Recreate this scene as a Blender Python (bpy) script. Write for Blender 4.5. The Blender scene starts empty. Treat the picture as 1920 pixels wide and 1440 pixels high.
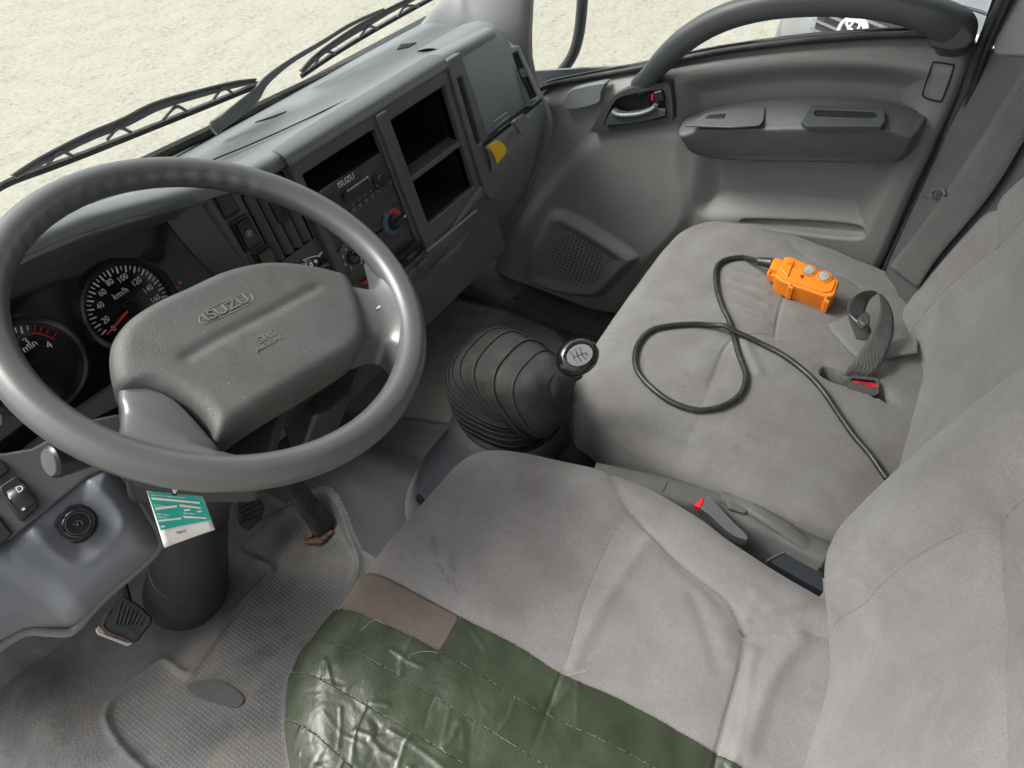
import bpy, math, random
import numpy as np
from mathutils import Vector, Matrix
from mathutils.geometry import tessellate_polygon
random.seed(7); rng = np.random.RandomState(7)
SC = bpy.context.scene
COL = SC.collection
ZO = 2.15                                     # eye height above the yard
# ------------------------------------------------------------------ camera
F_PX, CX, CY = 1280.0, 960.0, 720.0
_pitch = math.atan((720 + 660) / F_PX)
_psi = math.atan((2100 - CX) * math.cos(_pitch) / F_PX)
CF = np.array([math.cos(_psi)*math.cos(_pitch), math.sin(_psi)*math.cos(_pitch), -math.sin(_pitch)])
CR = np.array([math.sin(_psi), -math.cos(_psi), 0.0])
CU = np.cross(CR, CF)
cam_d = bpy.data.cameras.new('camera'); cam = bpy.data.objects.new('camera', cam_d); COL.objects.link(cam)
cam_d.sensor_width = 36; cam_d.lens = 24.0; cam_d.clip_start = 0.02; cam_d.clip_end = 500
M = Matrix.Identity(4)
for i in range(3):
    M[i][0] = CR[i]; M[i][1] = CU[i]; M[i][2] = -CF[i]
M[2][3] = ZO
cam.matrix_world = M
SC.camera = cam
# ------------------------------------------------------------------ world, sun, exposure
SUN_EL, SUN_AZ = math.radians(50), math.radians(-25)
w = bpy.data.worlds.new('World'); SC.world = w; w.use_nodes = True
nt = w.node_tree
sky = nt.nodes.new('ShaderNodeTexSky'); sky.sky_type = 'NISHITA'; sky.sun_disc = False
sky.sun_elevation = SUN_EL; sky.sun_rotation = SUN_AZ; sky.dust_density = 6.0; sky.air_density = 1.0; sky.ozone_density = 0.6
hsv = nt.nodes.new('ShaderNodeHueSaturation'); hsv.inputs['Saturation'].default_value = 0.22
nt.links.new(sky.outputs[0], hsv.inputs['Color'])
nt.links.new(hsv.outputs[0], nt.nodes['Background'].inputs[0])
nt.nodes['Background'].inputs[1].default_value = 0.15
sd = bpy.data.lights.new('sun', 'SUN'); sun = bpy.data.objects.new('sun', sd); COL.objects.link(sun)
sd.energy = 1.3; sd.angle = math.radians(25); sd.color = (1, 0.97, 0.92)
sdir = Vector((math.sin(SUN_AZ)*math.cos(SUN_EL)*1.0, math.cos(SUN_AZ)*math.cos(SUN_EL), math.sin(SUN_EL)))
sun.rotation_euler = sdir.to_track_quat('Z', 'Y').to_euler(); sun.location = (0, 0, 12)
SC.view_settings.view_transform = 'Standard'; SC.view_settings.look = 'None'
SC.view_settings.exposure = 1.12; SC.view_settings.gamma = 1.0
try:
    SC.cycles.use_denoising = True; SC.cycles.max_bounces = 10; SC.cycles.transparent_max_bounces = 16
    SC.cycles.diffuse_bounces = 6; SC.cycles.sample_clamp_indirect = 8
except Exception: pass

# ------------------------------------------------------------------ geometry helpers (all numbers: metres from the eye point)
def A(*v): return np.array(v, float)
def ray(q): return CF + CR*(q[0]-CX)/F_PX + CU*(CY-q[1])/F_PX
def on(q, p0, n):
    r = ray(q); return r*(np.dot(p0, n)/np.dot(r, n))
def onx(q, x): return on(q, A(x, 0, 0), A(1, 0, 0))
def ony(q, y): return on(q, A(0, y, 0), A(0, 1, 0))
def onz(q, z): return on(q, A(0, 0, z), A(0, 0, 1))
def nrm(v):
    v = np.asarray(v, float); return v/np.linalg.norm(v)
def catmull(P, n=8, closed=False):
    P = np.asarray(P, float); N = len(P); out = []
    segs = N if closed else N-1
    for i in range(segs):
        if closed: p0, p1, p2, p3 = P[(i-1) % N], P[i], P[(i+1) % N], P[(i+2) % N]
        else: p0, p1, p2, p3 = P[max(i-1, 0)], P[i], P[i+1], P[min(i+2, N-1)]
        for k in range(n):
            t = k/n
            out.append(0.5*((2*p1)+(-p0+p2)*t+(2*p0-5*p1+4*p2-p3)*t*t+(-p0+3*p1-3*p2+p3)*t**3))
    if not closed: out.append(P[-1])
    return np.array(out)
def resample(P, n, closed=False):
    P = np.asarray(P, float)
    if closed: P = np.vstack([P, P[:1]])
    L = np.r_[0, np.cumsum(np.linalg.norm(np.diff(P, axis=0), axis=1))]
    t = np.linspace(0, L[-1], n, endpoint=not closed)
    return np.stack([np.interp(t, L, P[:, k]) for k in range(P.shape[1])], 1)
def seg_dist(X, poly, closed=False):
    """distance of points X (N,2) to a polyline, and index along it"""
    P = np.asarray(poly, float)
    Aa = P if closed else P[:-1]; Bb = np.roll(P, -1, 0) if closed else P[1:]
    best = np.full(len(X), 1e9)
    for a, b in zip(Aa, Bb):
        d = b-a; L = d@d+1e-12
        t = np.clip(((X-a)@d)/L, 0, 1)
        best = np.minimum(best, np.hypot(*(X-a-t[:, None]*d).T))
    return best
def inside(X, poly):
    P = np.asarray(poly, float); x, y = X[:, 0], X[:, 1]; c = np.zeros(len(X), bool)
    j = len(P)-1
    for i in range(len(P)):
        xi, yi = P[i]; xj, yj = P[j]
        m = ((yi > y) != (yj > y)) & (x < (xj-xi)*(y-yi)/((yj-yi) if yj != yi else 1e-12)+xi)
        c ^= m; j = i
    return c
def sdf(X, poly):
    d = seg_dist(X, poly, True); return np.where(inside(X, poly), d, -d)
def nearest(X, poly):
    P = np.asarray(poly, float); B = np.roll(P, -1, 0); bd = np.full(len(X), 1e9); out = X.copy()
    for a, b in zip(P, B):
        d = b-a; L = d@d+1e-12; t = np.clip(((X-a)@d)/L, 0, 1); q = a+t[:, None]*d; r = np.hypot(*(X-q).T); m = r < bd; bd[m] = r[m]; out[m] = q[m]
    return out
def sstep(a, b, x):
    t = np.clip((np.asarray(x, float)-a)/(b-a), 0, 1); return t*t*(3-2*t)

# ------------------------------------------------------------------ object helpers
def tag(o, label=None, cat=None, group=None, kind=None):
    if label: o['label'] = label
    if cat: o['category'] = cat
    if group: o['group'] = group
    if kind: o['kind'] = kind
    return o
def thing(name, loc, label, cat, group=None):
    o = bpy.data.objects.new(name, None); COL.objects.link(o)
    o.location = (loc[0], loc[1], loc[2]+ZO); o.empty_display_size = 0.05
    return tag(o, label, cat, group)
def world_origin(p):
    v = np.zeros(3)
    while p is not None:
        v = v+np.array(p.location); p = p.parent
    return v
def mesh(name, V, Fs, mat, parent=None, smooth=True, loc=None, sharp=40, bevel=0, bseg=2, solid=0, subsurf=0):
    V = np.asarray(V, float)+A(0, 0, ZO)
    if parent is not None: org = world_origin(parent); myloc = np.zeros(3)
    else:
        if loc is None: loc = V.mean(0); loc[2] = V[:, 2].min()
        else: loc = A(*loc)+A(0, 0, ZO)
        org = loc; myloc = loc
    me = bpy.data.meshes.new(name)
    me.from_pydata((V-org).tolist(), [], [tuple(int(i) for i in f) for f in Fs]); me.validate(); me.update()
    if smooth:
        me.shade_smooth()
        if sharp and not bevel: me.set_sharp_from_angle(angle=math.radians(sharp))
    o = bpy.data.objects.new(name, me); COL.objects.link(o)
    if parent is not None: o.parent = parent
    else: o.location = tuple(myloc)
    for m_ in (mat if isinstance(mat, (list, tuple)) else [mat]): me.materials.append(m_)
    if solid:
        s = o.modifiers.new('thick', 'SOLIDIFY'); s.thickness = solid; s.offset = -1
    if bevel:
        b = o.modifiers.new('bevel', 'BEVEL'); b.width = bevel; b.segments = bseg; b.limit_method = 'ANGLE'; b.angle_limit = math.radians(35); b.harden_normals = True
    if subsurf:
        s = o.modifiers.new('sub', 'SUBSURF'); s.levels = subsurf; s.render_levels = subsurf
    return o
class MB:
    def __init__(s): s.V = []; s.F = []
    def add(s, V, F):
        n = len(s.V); s.V += [tuple(v) for v in V]; s.F += [tuple(i+n for i in f) for f in F]; return s
    def build(s, name, mat, parent=None, **k): return mesh(name, s.V, s.F, mat, parent, **k)
def prism_data(top, vec):
    top = np.asarray(top, float); n = len(top); bot = top+np.asarray(vec, float)
    V = np.vstack([top, bot])
    a = np.zeros(3)
    for i in range(n): a += np.cross(top[i], top[(i+1) % n])
    F = [tuple(range(n)), tuple(range(2*n-1, n-1, -1))]
    for i in range(n): j = (i+1) % n; F.append((j, i, n+i, n+j))
    if np.dot(a, vec) > 0: F = [tuple(reversed(f)) for f in F]
    return V, F
def prism(name, pts, vec, mat, parent=None, bevel=0.0, bseg=2, **k):
    V, F = prism_data(pts, vec); return mesh(name, V, F, mat, parent, bevel=bevel, bseg=bseg, smooth=bevel > 0, **k)
def grid_faces(nr, nc, cr=False, cc=False):
    F = []
    for i in range(nr if cr else nr-1):
        for j in range(nc if cc else nc-1):
            a = i*nc+j; b = i*nc+(j+1) % nc; c = ((i+1) % nr)*nc+(j+1) % nc; d = ((i+1) % nr)*nc+j
            F.append((a, b, c, d))
    return F
def loft(name, rows, mat, parent=None, closed=False, caps=False, flip=False, **k):
    R = np.asarray(rows, float); nr, nc = R.shape[:2]
    F = grid_faces(nr, nc, False, closed)
    if caps: F += [tuple(range(nc-1, -1, -1)), tuple(range((nr-1)*nc, nr*nc))]
    if flip: F = [tuple(reversed(f)) for f in F]
    return mesh(name, R.reshape(-1, 3), F, mat, parent, **k)
def tube_data(P, r, seg=10, closed=False, flat=1.0, up=None):
    P = np.asarray(P, float); n = len(P)
    r = np.full(n, r) if np.isscalar(r) else np.interp(np.linspace(0, 1, n), np.linspace(0, 1, len(r)), r)
    T = np.gradient(P, axis=0) if not closed else (np.roll(P, -1, 0)-np.roll(P, 1, 0))
    T /= np.linalg.norm(T, axis=1)[:, None]+1e-12
    u = nrm(np.cross(T[0], A(0, 0, 1) if abs(T[0][2]) < .9 else A(1, 0, 0))) if up is None else nrm(up)
    V = []
    for i in range(n):
        if up is not None: u = nrm(up)
        u = u-T[i]*np.dot(u, T[i]); u = nrm(u); v = np.cross(T[i], u)
        for k in range(seg):
            a = 2*math.pi*k/seg; V.append(P[i]+r[i]*(u*math.cos(a)*flat+v*math.sin(a)))
    F = grid_faces(n, seg, closed, True)
    if not closed: F += [tuple(range(seg-1, -1, -1)), tuple(range((n-1)*seg, n*seg))]
    return V, F
def tube(name, P, r, mat, parent=None, seg=10, closed=False, flat=1.0, up=None, **k):
    V, F = tube_data(P, r, seg, closed, flat, up); return mesh(name, V, F, mat, parent, **k)
def frame(axis, hint=(0, 0, 1)):
    w_ = nrm(axis); u = np.cross(hint, w_)
    if np.linalg.norm(u) < 1e-4: u = np.cross((1, 0, 0), w_)
    u = nrm(u); return u, np.cross(w_, u), w_
def lathe_data(c, axis, prof, seg=32, hint=(0, 0, 1)):
    """prof: list of (radius, height along axis)"""
    u, v, w_ = frame(axis, hint); V = []
    for r, h in prof:
        for k in range(seg):
            a = 2*math.pi*k/seg; V.append(np.asarray(c)+w_*h+r*(u*math.cos(a)+v*math.sin(a)))
    n = len(prof)
    F = grid_faces(n, seg, False, True)
    F = F+[tuple(range(seg-1, -1, -1)), tuple(range((n-1)*seg, n*seg))]
    return V, F
def lathe(name, c, axis, prof, mat, parent=None, seg=32, **k):
    V, F = lathe_data(c, axis, prof, seg); return mesh(name, V, F, mat, parent, **k)
def plate(name, outline, holes, vec, mat, parent=None, bevel=0.0, bseg=2, **k):
    """planar plate with holes: outline/holes are 3D coplanar loops, vec = thickness vector"""
    loops = [np.asarray(outline, float)]+[np.asarray(h, float) for h in holes]
    tris = tessellate_polygon([[Vector(p) for p in lp] for lp in loops])
    P = np.vstack(loops); n = len(P); vec = np.asarray(vec, float)
    V = np.vstack([P, P+vec]); F = []
    for t in tris:
        a, b, c = P[t[0]], P[t[1]], P[t[2]]
        if np.dot(np.cross(b-a, c-a), vec) > 0: t = (t[0], t[2], t[1])
        F.append(tuple(t)); F.append((t[2]+n, t[1]+n, t[0]+n))
    s = 0
    for li, lp in enumerate(loops):
        m = len(lp); ar = np.zeros(3)
        for i in range(m): ar += np.cross(lp[i], lp[(i+1) % m])
        fl = (np.dot(ar, vec) < 0)
        if li: fl = not fl
        for i in range(m):
            a, b = s+i, s+(i+1) % m
            f = (b, a, a+n, b+n) if fl == True else (a, b, b+n, a+n)
            F.append(f)
        s += m
    return mesh(name, V, F, mat, parent, bevel=bevel, bseg=bseg, smooth=bevel > 0, **k)
def box_pts(c, u, v, hu, hv): return [c-u*hu-v*hv, c+u*hu-v*hv, c+u*hu+v*hv, c-u*hu+v*hv]
def text(name, body, o, xdir, n, size, mat, parent, ext=0.0002, align='CENTER', shear=0.0, stretch=1.0):
    """flat or slightly raised lettering: centre o, reading direction xdir, facing n"""
    cu = bpy.data.curves.new(name, 'FONT'); cu.body = body; cu.size = 1.0; cu.align_x = align; cu.align_y = 'CENTER'; cu.extrude = ext/size; cu.shear = shear
    cu.resolution_u = 3
    ob = bpy.data.objects.new(name, cu); COL.objects.link(ob)
    bpy.context.view_layer.update()
    me = bpy.data.meshes.new_from_object(ob.evaluated_get(bpy.context.evaluated_depsgraph_get()))
    bpy.data.objects.remove(ob)
    x = nrm(xdir); n = nrm(n); x = nrm(x-n*np.dot(x, n)); y = np.cross(n, x)
    org = world_origin(parent)-A(0, 0, ZO)
    for v in me.vertices:
        p = o+x*(v.co.x*size*stretch)+y*(v.co.y*size)+n*(v.co.z*size)-org
        v.co = p
    me.materials.clear(); me.materials.append(mat); me.name = name
    ob = bpy.data.objects.new(name, me); COL.objects.link(ob); ob.parent = parent
    return ob

# ------------------------------------------------------------------ materials
def new_mat(name):
    m = bpy.data.materials.new(name); m.use_nodes = True
    return m, m.node_tree.nodes, m.node_tree.links, m.node_tree.nodes['Principled BSDF']
def mat(name, col, rough=0.55, bump=None, bscale=900, bstr=0.15, var=0.12, vscale=9, dust=0.0, dustcol=(0.35, 0.33, 0.30), spec=0.5, metal=0, coat=0, sheen=0, specks=0.0, emit=None):
    m, N, L, P = new_mat(name)
    P.inputs['Roughness'].default_value = rough; P.inputs['Metallic'].default_value = metal
    P.inputs['Specular IOR Level'].default_value = spec; P.inputs['Coat Weight'].default_value = coat
    P.inputs['Sheen Weight'].default_value = sheen; P.inputs['Sheen Roughness'].default_value = 0.6
    P.inputs['Base Color'].default_value = (*col, 1)
    tc = N.new('ShaderNodeTexCoord'); co = tc.outputs['Object']
    n1 = N.new('ShaderNodeTexNoise'); n1.inputs['Scale'].default_value = vscale; n1.inputs['Detail'].default_value = 5; n1.inputs['Roughness'].default_value = 0.6
    L.new(co, n1.inputs['Vector'])
    mr = N.new('ShaderNodeMapRange'); mr.inputs[1].default_value = 0.3; mr.inputs[2].default_value = 0.7
    mr.inputs[3].default_value = 1-var; mr.inputs[4].default_value = 1+var
    L.new(n1.outputs[0], mr.inputs[0])
    mul = N.new('ShaderNodeVectorMath'); mul.operation = 'SCALE'; mul.inputs[0].default_value = col
    L.new(mr.outputs[0], mul.inputs['Scale'])
    out = mul.outputs[0]
    if dust > 0:
        n2 = N.new('ShaderNodeTexNoise'); n2.inputs['Scale'].default_value = vscale*1.7; n2.inputs['Detail'].default_value = 8; n2.inputs['Roughness'].default_value = 0.7
        L.new(co, n2.inputs['Vector'])
        r2 = N.new('ShaderNodeMapRange'); r2.inputs[1].default_value = 0.45; r2.inputs[2].default_value = 0.75; r2.inputs[4].default_value = dust
        L.new(n2.outputs[0], r2.inputs[0])
        mx = N.new('ShaderNodeMix'); mx.data_type = 'RGBA'; L.new(r2.outputs[0], mx.inputs[0]); L.new(out, mx.inputs[6]); mx.inputs[7].default_value = (*dustcol, 1)
        out = mx.outputs[2]
    if specks > 0:
        v = N.new('ShaderNodeTexVoronoi'); v.inputs['Scale'].default_value = 90; L.new(co, v.inputs['Vector'])
        r3 = N.new('ShaderNodeMapRange'); r3.inputs[1].default_value = 0.05*specks+.03; r3.inputs[2].default_value = 0.02*specks; r3.inputs[3].default_value = 0; r3.inputs[4].default_value = .8
        L.new(v.outputs['Distance'], r3.inputs[0])
        mx = N.new('ShaderNodeMix'); mx.data_type = 'RGBA'; L.new(r3.outputs[0], mx.inputs[0]); L.new(out, mx.inputs[6]); mx.inputs[7].default_value = (0.6, 0.58, 0.54, 1)
        out = mx.outputs[2]
    L.new(out, P.inputs['Base Color'])
    rr = N.new('ShaderNodeMapRange'); rr.inputs[1].default_value = 0.3; rr.inputs[2].default_value = 0.7; rr.inputs[3].default_value = max(0.02, rough*0.85); rr.inputs[4].default_value = min(1, rough*1.15)
    L.new(n1.outputs[0], rr.inputs[0]); L.new(rr.outputs[0], P.inputs['Roughness'])
    if bump:
        b = N.new('ShaderNodeBump'); b.inputs['Strength'].default_value = bstr; b.inputs['Distance'].default_value = 0.001
        if bump == 'noise':
            t = N.new('ShaderNodeTexNoise'); t.inputs['Scale'].default_value = bscale; t.inputs['Detail'].default_value = 4; L.new(co, t.inputs['Vector']); h = t.outputs[0]
        elif bump == 'leather':
            t = N.new('ShaderNodeTexVoronoi'); t.feature = 'DISTANCE_TO_EDGE'; t.inputs['Scale'].default_value = bscale; L.new(co, t.inputs['Vector'])
            r = N.new('ShaderNodeMapRange'); r.inputs[2].default_value = 0.25; L.new(t.outputs['Distance'], r.inputs[0]); h = r.outputs[0]
        elif bump == 'grid':       # moulded fine diamond grain
            s = N.new('ShaderNodeVectorMath'); s.operation = 'SCALE'; s.inputs['Scale'].default_value = bscale; L.new(co, s.inputs[0])
            rot = N.new('ShaderNodeVectorRotate'); rot.inputs['Angle'].default_value = 0.785; rot.inputs['Axis'].default_value = (0.3, 0.9, 0.5); L.new(s.outputs[0], rot.inputs['Vector'])
            sn = N.new('ShaderNodeVectorMath'); sn.operation = 'SINE'; L.new(rot.outputs[0], sn.inputs[0])
            sp = N.new('ShaderNodeSeparateXYZ'); L.new(sn.outputs[0], sp.inputs[0])
            a_ = N.new('ShaderNodeMath'); a_.operation = 'MAXIMUM'; L.new(sp.outputs[0], a_.inputs[0]); L.new(sp.outputs[2], a_.inputs[1]); h = a_.outputs[0]
        L.new(h, b.inputs['Height']); L.new(b.outputs[0], P.inputs['Normal'])
    if emit: P.inputs['Emission Color'].default_value = (*emit, 1); P.inputs['Emission Strength'].default_value = 1
    return m
M_DASH = mat('dash_plastic', (0.175, 0.192, 0.195), 0.40, 'grid', 2100, 0.07, 0.05, 6, dust=0.08)
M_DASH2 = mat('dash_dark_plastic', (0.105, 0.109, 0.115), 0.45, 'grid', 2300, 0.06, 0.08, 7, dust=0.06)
M_FACE = mat('face_plastic', (0.078, 0.083, 0.086), 0.42, 'noise', 1500, 0.12, 0.08, 8, dust=0.08)
M_BLACK = mat('black_plastic', (0.016, 0.016, 0.017), 0.32, 'noise', 900, 0.05, 0.1, 20, dust=0.04)
M_RADIO = mat('radio_plastic', (0.042, 0.044, 0.047), 0.35, 'noise', 900, 0.05, 0.1, 20, dust=0.08)
M_BLACKR = mat('black_rubber', (0.018, 0.018, 0.018), 0.6, 'noise', 700, 0.2, 0.15, 20, dust=0.12)
M_DOOR = mat('door_plastic', (0.195, 0.194, 0.191), 0.55, 'grid', 1700, 0.07, 0.10, 4, dust=0.10, specks=0.0)
M_DOORD = mat('door_dark_plastic', (0.080, 0.083, 0.083), 0.5, 'grid', 1700, 0.1, 0.08, 6, dust=0.05)
M_HANDLE = mat('handle_plastic', (0.05, 0.055, 0.057), 0.45, 'noise', 1200, 0.12, 0.06, 10)
M_PED2 = mat('console_grey', (0.10, 0.105, 0.10), 0.5, 'noise', 900, 0.15, 0.08, 10, dust=0.15)
M_TRAY = mat('tray_plastic', (0.03, 0.034, 0.042), 0.5, 'noise', 900, 0.1, 0.08, 10)
M_WORN = mat('worn_rubber', (0.045, 0.047, 0.050), 0.5, 'noise', 300, .3, 0.25, 40, dust=0.6, dustcol=(0.085, 0.07, 0.055))
M_SIDE = mat('side_plastic', (0.060, 0.063, 0.070), 0.42, 'noise', 1200, 0.05, 0.08, 8, dust=0.05)
M_CAP = mat('cap_plastic', (0.085, 0.09, 0.088), 0.45, 'noise', 700, 0.2, 0.12, 40)
M_DISP = mat('display_glass', (0.03, 0.033, 0.036), 0.18, var=0.05, spec=.6)
M_WIPER = mat('wiper_metal', (0.11, 0.115, 0.12), 0.5, 'noise', 300, 0.2, 0.15, 30, dust=0.3, dustcol=(.3, .3, .29))
M_WHEEL = mat('wheel_plastic', (0.098, 0.101, 0.101), 0.31, 'noise', 900, 0.03, 0.05, 12, spec=0.6)
M_PAD = mat('pad_plastic', (0.098, 0.099, 0.095), 0.46, 'leather', 640, 0.30, 0.20, 8, dust=0.85, dustcol=(0.060, 0.048, 0.034), specks=0.8)
M_BOOT = mat('boot_rubber', (0.022, 0.022, 0.021), 0.68, 'noise', 900, 0.3, 0.2, 14, dust=0.30, dustcol=(0.14, 0.13, 0.12), specks=0.6)
M_BOOTL = mat('boot_lip_rubber', (0.032, 0.032, 0.031), 0.6, 'noise', 900, 0.2, 0.2, 30, dust=0.35, dustcol=(0.11, 0.105, 0.095))
M_PED = mat('console_plastic', (0.13, 0.14, 0.155), 0.45, 'grid', 2100, 0.045, 0.06, 6, dust=0.08)
M_COLUMN = mat('column_plastic', (0.022, 0.023, 0.025), 0.45, 'noise', 900, 0.1, 0.15, 10, dust=0.15, dustcol=(0.07, 0.06, 0.05))
M_STEEL = mat('worn_steel', (0.5, 0.49, 0.46), 0.35, 'noise', 300, 0.2, 0.2, 30, dust=0.5, dustcol=(0.3, 0.25, 0.18), metal=0.9)
M_WHITE = mat('white_print', (0.75, 0.76, 0.76), 0.5, var=0.02)
M_RED = mat('red_print', (0.5, 0.03, 0.03), 0.4, var=0.05)
M_REDB = mat('red_button', (0.62, 0.02, 0.035), 0.35, var=0.05)
M_BLUE = mat('blue_print', (0.02, 0.17, 0.33), 0.4, var=0.05)
M_NEEDLE = mat('needle_red', (0.8, 0.06, 0.04), 0.35, var=0.03)
M_YELLOW = mat('yellow_plastic', (0.85, 0.55, 0.02), 0.45, 'noise', 500, .1, var=0.05)
M_ORANGE = mat('orange_plastic', (0.90, 0.24, 0.012), 0.38, 'noise', 350, 0.15, 0.05, 20, dust=0.08, dustcol=(0.45, 0.12, 0.02))
M_CABLE = mat('cable_rubber', (0.02, 0.021, 0.022), 0.38, 'noise', 400, 0.1, 0.1, 30, dust=0.1)
M_WEB = mat('belt_webbing', (0.16, 0.158, 0.152), 0.62, 'grid', 2600, 0.5, 0.08, 15, dust=0.1, sheen=.2)
M_WEBD = mat('belt_webbing_dark', (0.055, 0.053, 0.052), 0.7, 'grid', 2600, 0.5, 0.08, 15, dust=0.1, sheen=.2)
M_TEAL = mat('teal_card', (0.02, 0.42, 0.33), 0.45, var=0.03)
M_CARD = mat('white_card', (0.82, 0.80, 0.74), 0.55, var=0.03)
M_GLOSS = mat('gloss_black', (0.010, 0.010, 0.011), 0.12, var=0.05, spec=0.6, coat=.4)
M_SILVER = mat('silver_plate', (0.62, 0.62, 0.63), 0.3, var=0.04, metal=.7)
M_TRIM = mat('pillar_trim', (0.18, 0.185, 0.19), 0.6, 'noise', 1200, 0.1, 0.06, 5)
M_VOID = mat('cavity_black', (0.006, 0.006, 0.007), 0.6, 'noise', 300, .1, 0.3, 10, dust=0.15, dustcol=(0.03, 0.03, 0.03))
M_LINING = mat('cab_lining', (0.32, 0.32, 0.31), 0.9, var=0.03)
M_RUST = mat('rusty_metal', (0.085, 0.04, 0.022), 0.85, 'noise', 400, 1.0, 0.7, 120, dust=0.85, dustcol=(0.26, 0.20, 0.15))
M_CLEAR = mat('clear_button', (0.35, 0.36, 0.34), 0.15, 'noise', 200, .3, 0.3, 80)
def fabric_mat(name, col, stain=0.25, stain_col=(0.10, 0.085, 0.07)):
    m, N, L, P = new_mat(name)
    P.inputs['Roughness'].default_value = 0.9; P.inputs['Specular IOR Level'].default_value = 0.2
    P.inputs['Sheen Weight'].default_value = 0.15; P.inputs['Sheen Roughness'].default_value = 0.45
    tc = N.new('ShaderNodeTexCoord'); co = tc.outputs['Object']
    def noise(s, d, r=.6, dist=0):
        n = N.new('ShaderNodeTexNoise'); n.inputs['Scale'].default_value = s; n.inputs['Detail'].default_value = d; n.inputs['Roughness'].default_value = r
        n.inputs['Distortion'].default_value = dist
        L.new(co, n.inputs['Vector']); return n.outputs[0]
    def rng_(x, a, b, c, d):
        r = N.new('ShaderNodeMapRange'); r.inputs[1].default_value = a; r.inputs[2].default_value = b; r.inputs[3].default_value = c; r.inputs[4].default_value = d
        L.new(x, r.inputs[0]); return r.outputs[0]
    def mix(f, a, b):
        x = N.new('ShaderNodeMix'); x.data_type = 'RGBA'; L.new(f, x.inputs[0])
        if isinstance(a, tuple): x.inputs[6].default_value = (*a, 1)
        else: L.new(a, x.inputs[6])
        if isinstance(b, tuple): x.inputs[7].default_value = (*b, 1)
        else: L.new(b, x.inputs[7])
        return x.outputs[2]
    c1 = mix(rng_(noise(9, 8, .7, .6), .38, .64, 0, 1), tuple(c*1.06 for c in col), (col[0]*.84, col[1]*.82, col[2]*.80))
    c2 = mix(rng_(noise(2.6, 5, .7, 1.0), .52, .78, 0, stain), c1, stain_col)
    c3 = mix(rng_(noise(38, 4, .7), .60, .80, 0, stain*.7), c2, stain_col)
    c4 = mix(rng_(noise(620, 3, .7), .38, .68, 0, .55), c3, tuple(c*.55 for c in col))
    L.new(c4, P.inputs['Base Color'])
    b = N.new('ShaderNodeBump'); b.inputs['Strength'].default_value = 0.35; b.inputs['Distance'].default_value = 0.0008
    L.new(noise(1600, 3), b.inputs['Height'])
    b2 = N.new('ShaderNodeBump'); b2.inputs['Strength'].default_value = 0.35; b2.inputs['Distance'].default_value = 0.006
    L.new(noise(16, 4, .5), b2.inputs['Height']); L.new(b.outputs[0], b2.inputs['Normal'])
    L.new(b2.outputs[0], P.inputs['Normal'])
    return m
M_SEAT = fabric_mat('seat_velour', (0.258, 0.245, 0.243), 0.55)
M_SEATB = fabric_mat('seat_back_velour', (0.27, 0.261, 0.259), 0.22)
M_SEAT2 = fabric_mat('passenger_velour', (0.215, 0.206, 0.201), 0.85)
M_SEATB2 = fabric_mat('passenger_back_velour', (0.25, 0.241, 0.236), 0.35)
M_SEATS = fabric_mat('seat_side_velour', (0.20, 0.185, 0.195), 0.5)
M_RESID = fabric_mat('glue_residue', (0.15, 0.12, 0.10), 0.9, (0.22, 0.19, 0.16))
def tape_mat():
    m = mat('green_tape', (0.033, 0.042, 0.024), 0.36, 'noise', 150, 0.45, 0.25, 22, dust=0.25, dustcol=(0.075, 0.088, 0.058), spec=0.5)
    return m
M_TAPE = tape_mat()
M_THREAD = mat('frayed_thread', (0.34, 0.34, 0.27), 0.8, var=0.1)
M_SEAMD = mat('seam_thread', (0.13, 0.125, 0.12), 0.9, var=0.05)
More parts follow.
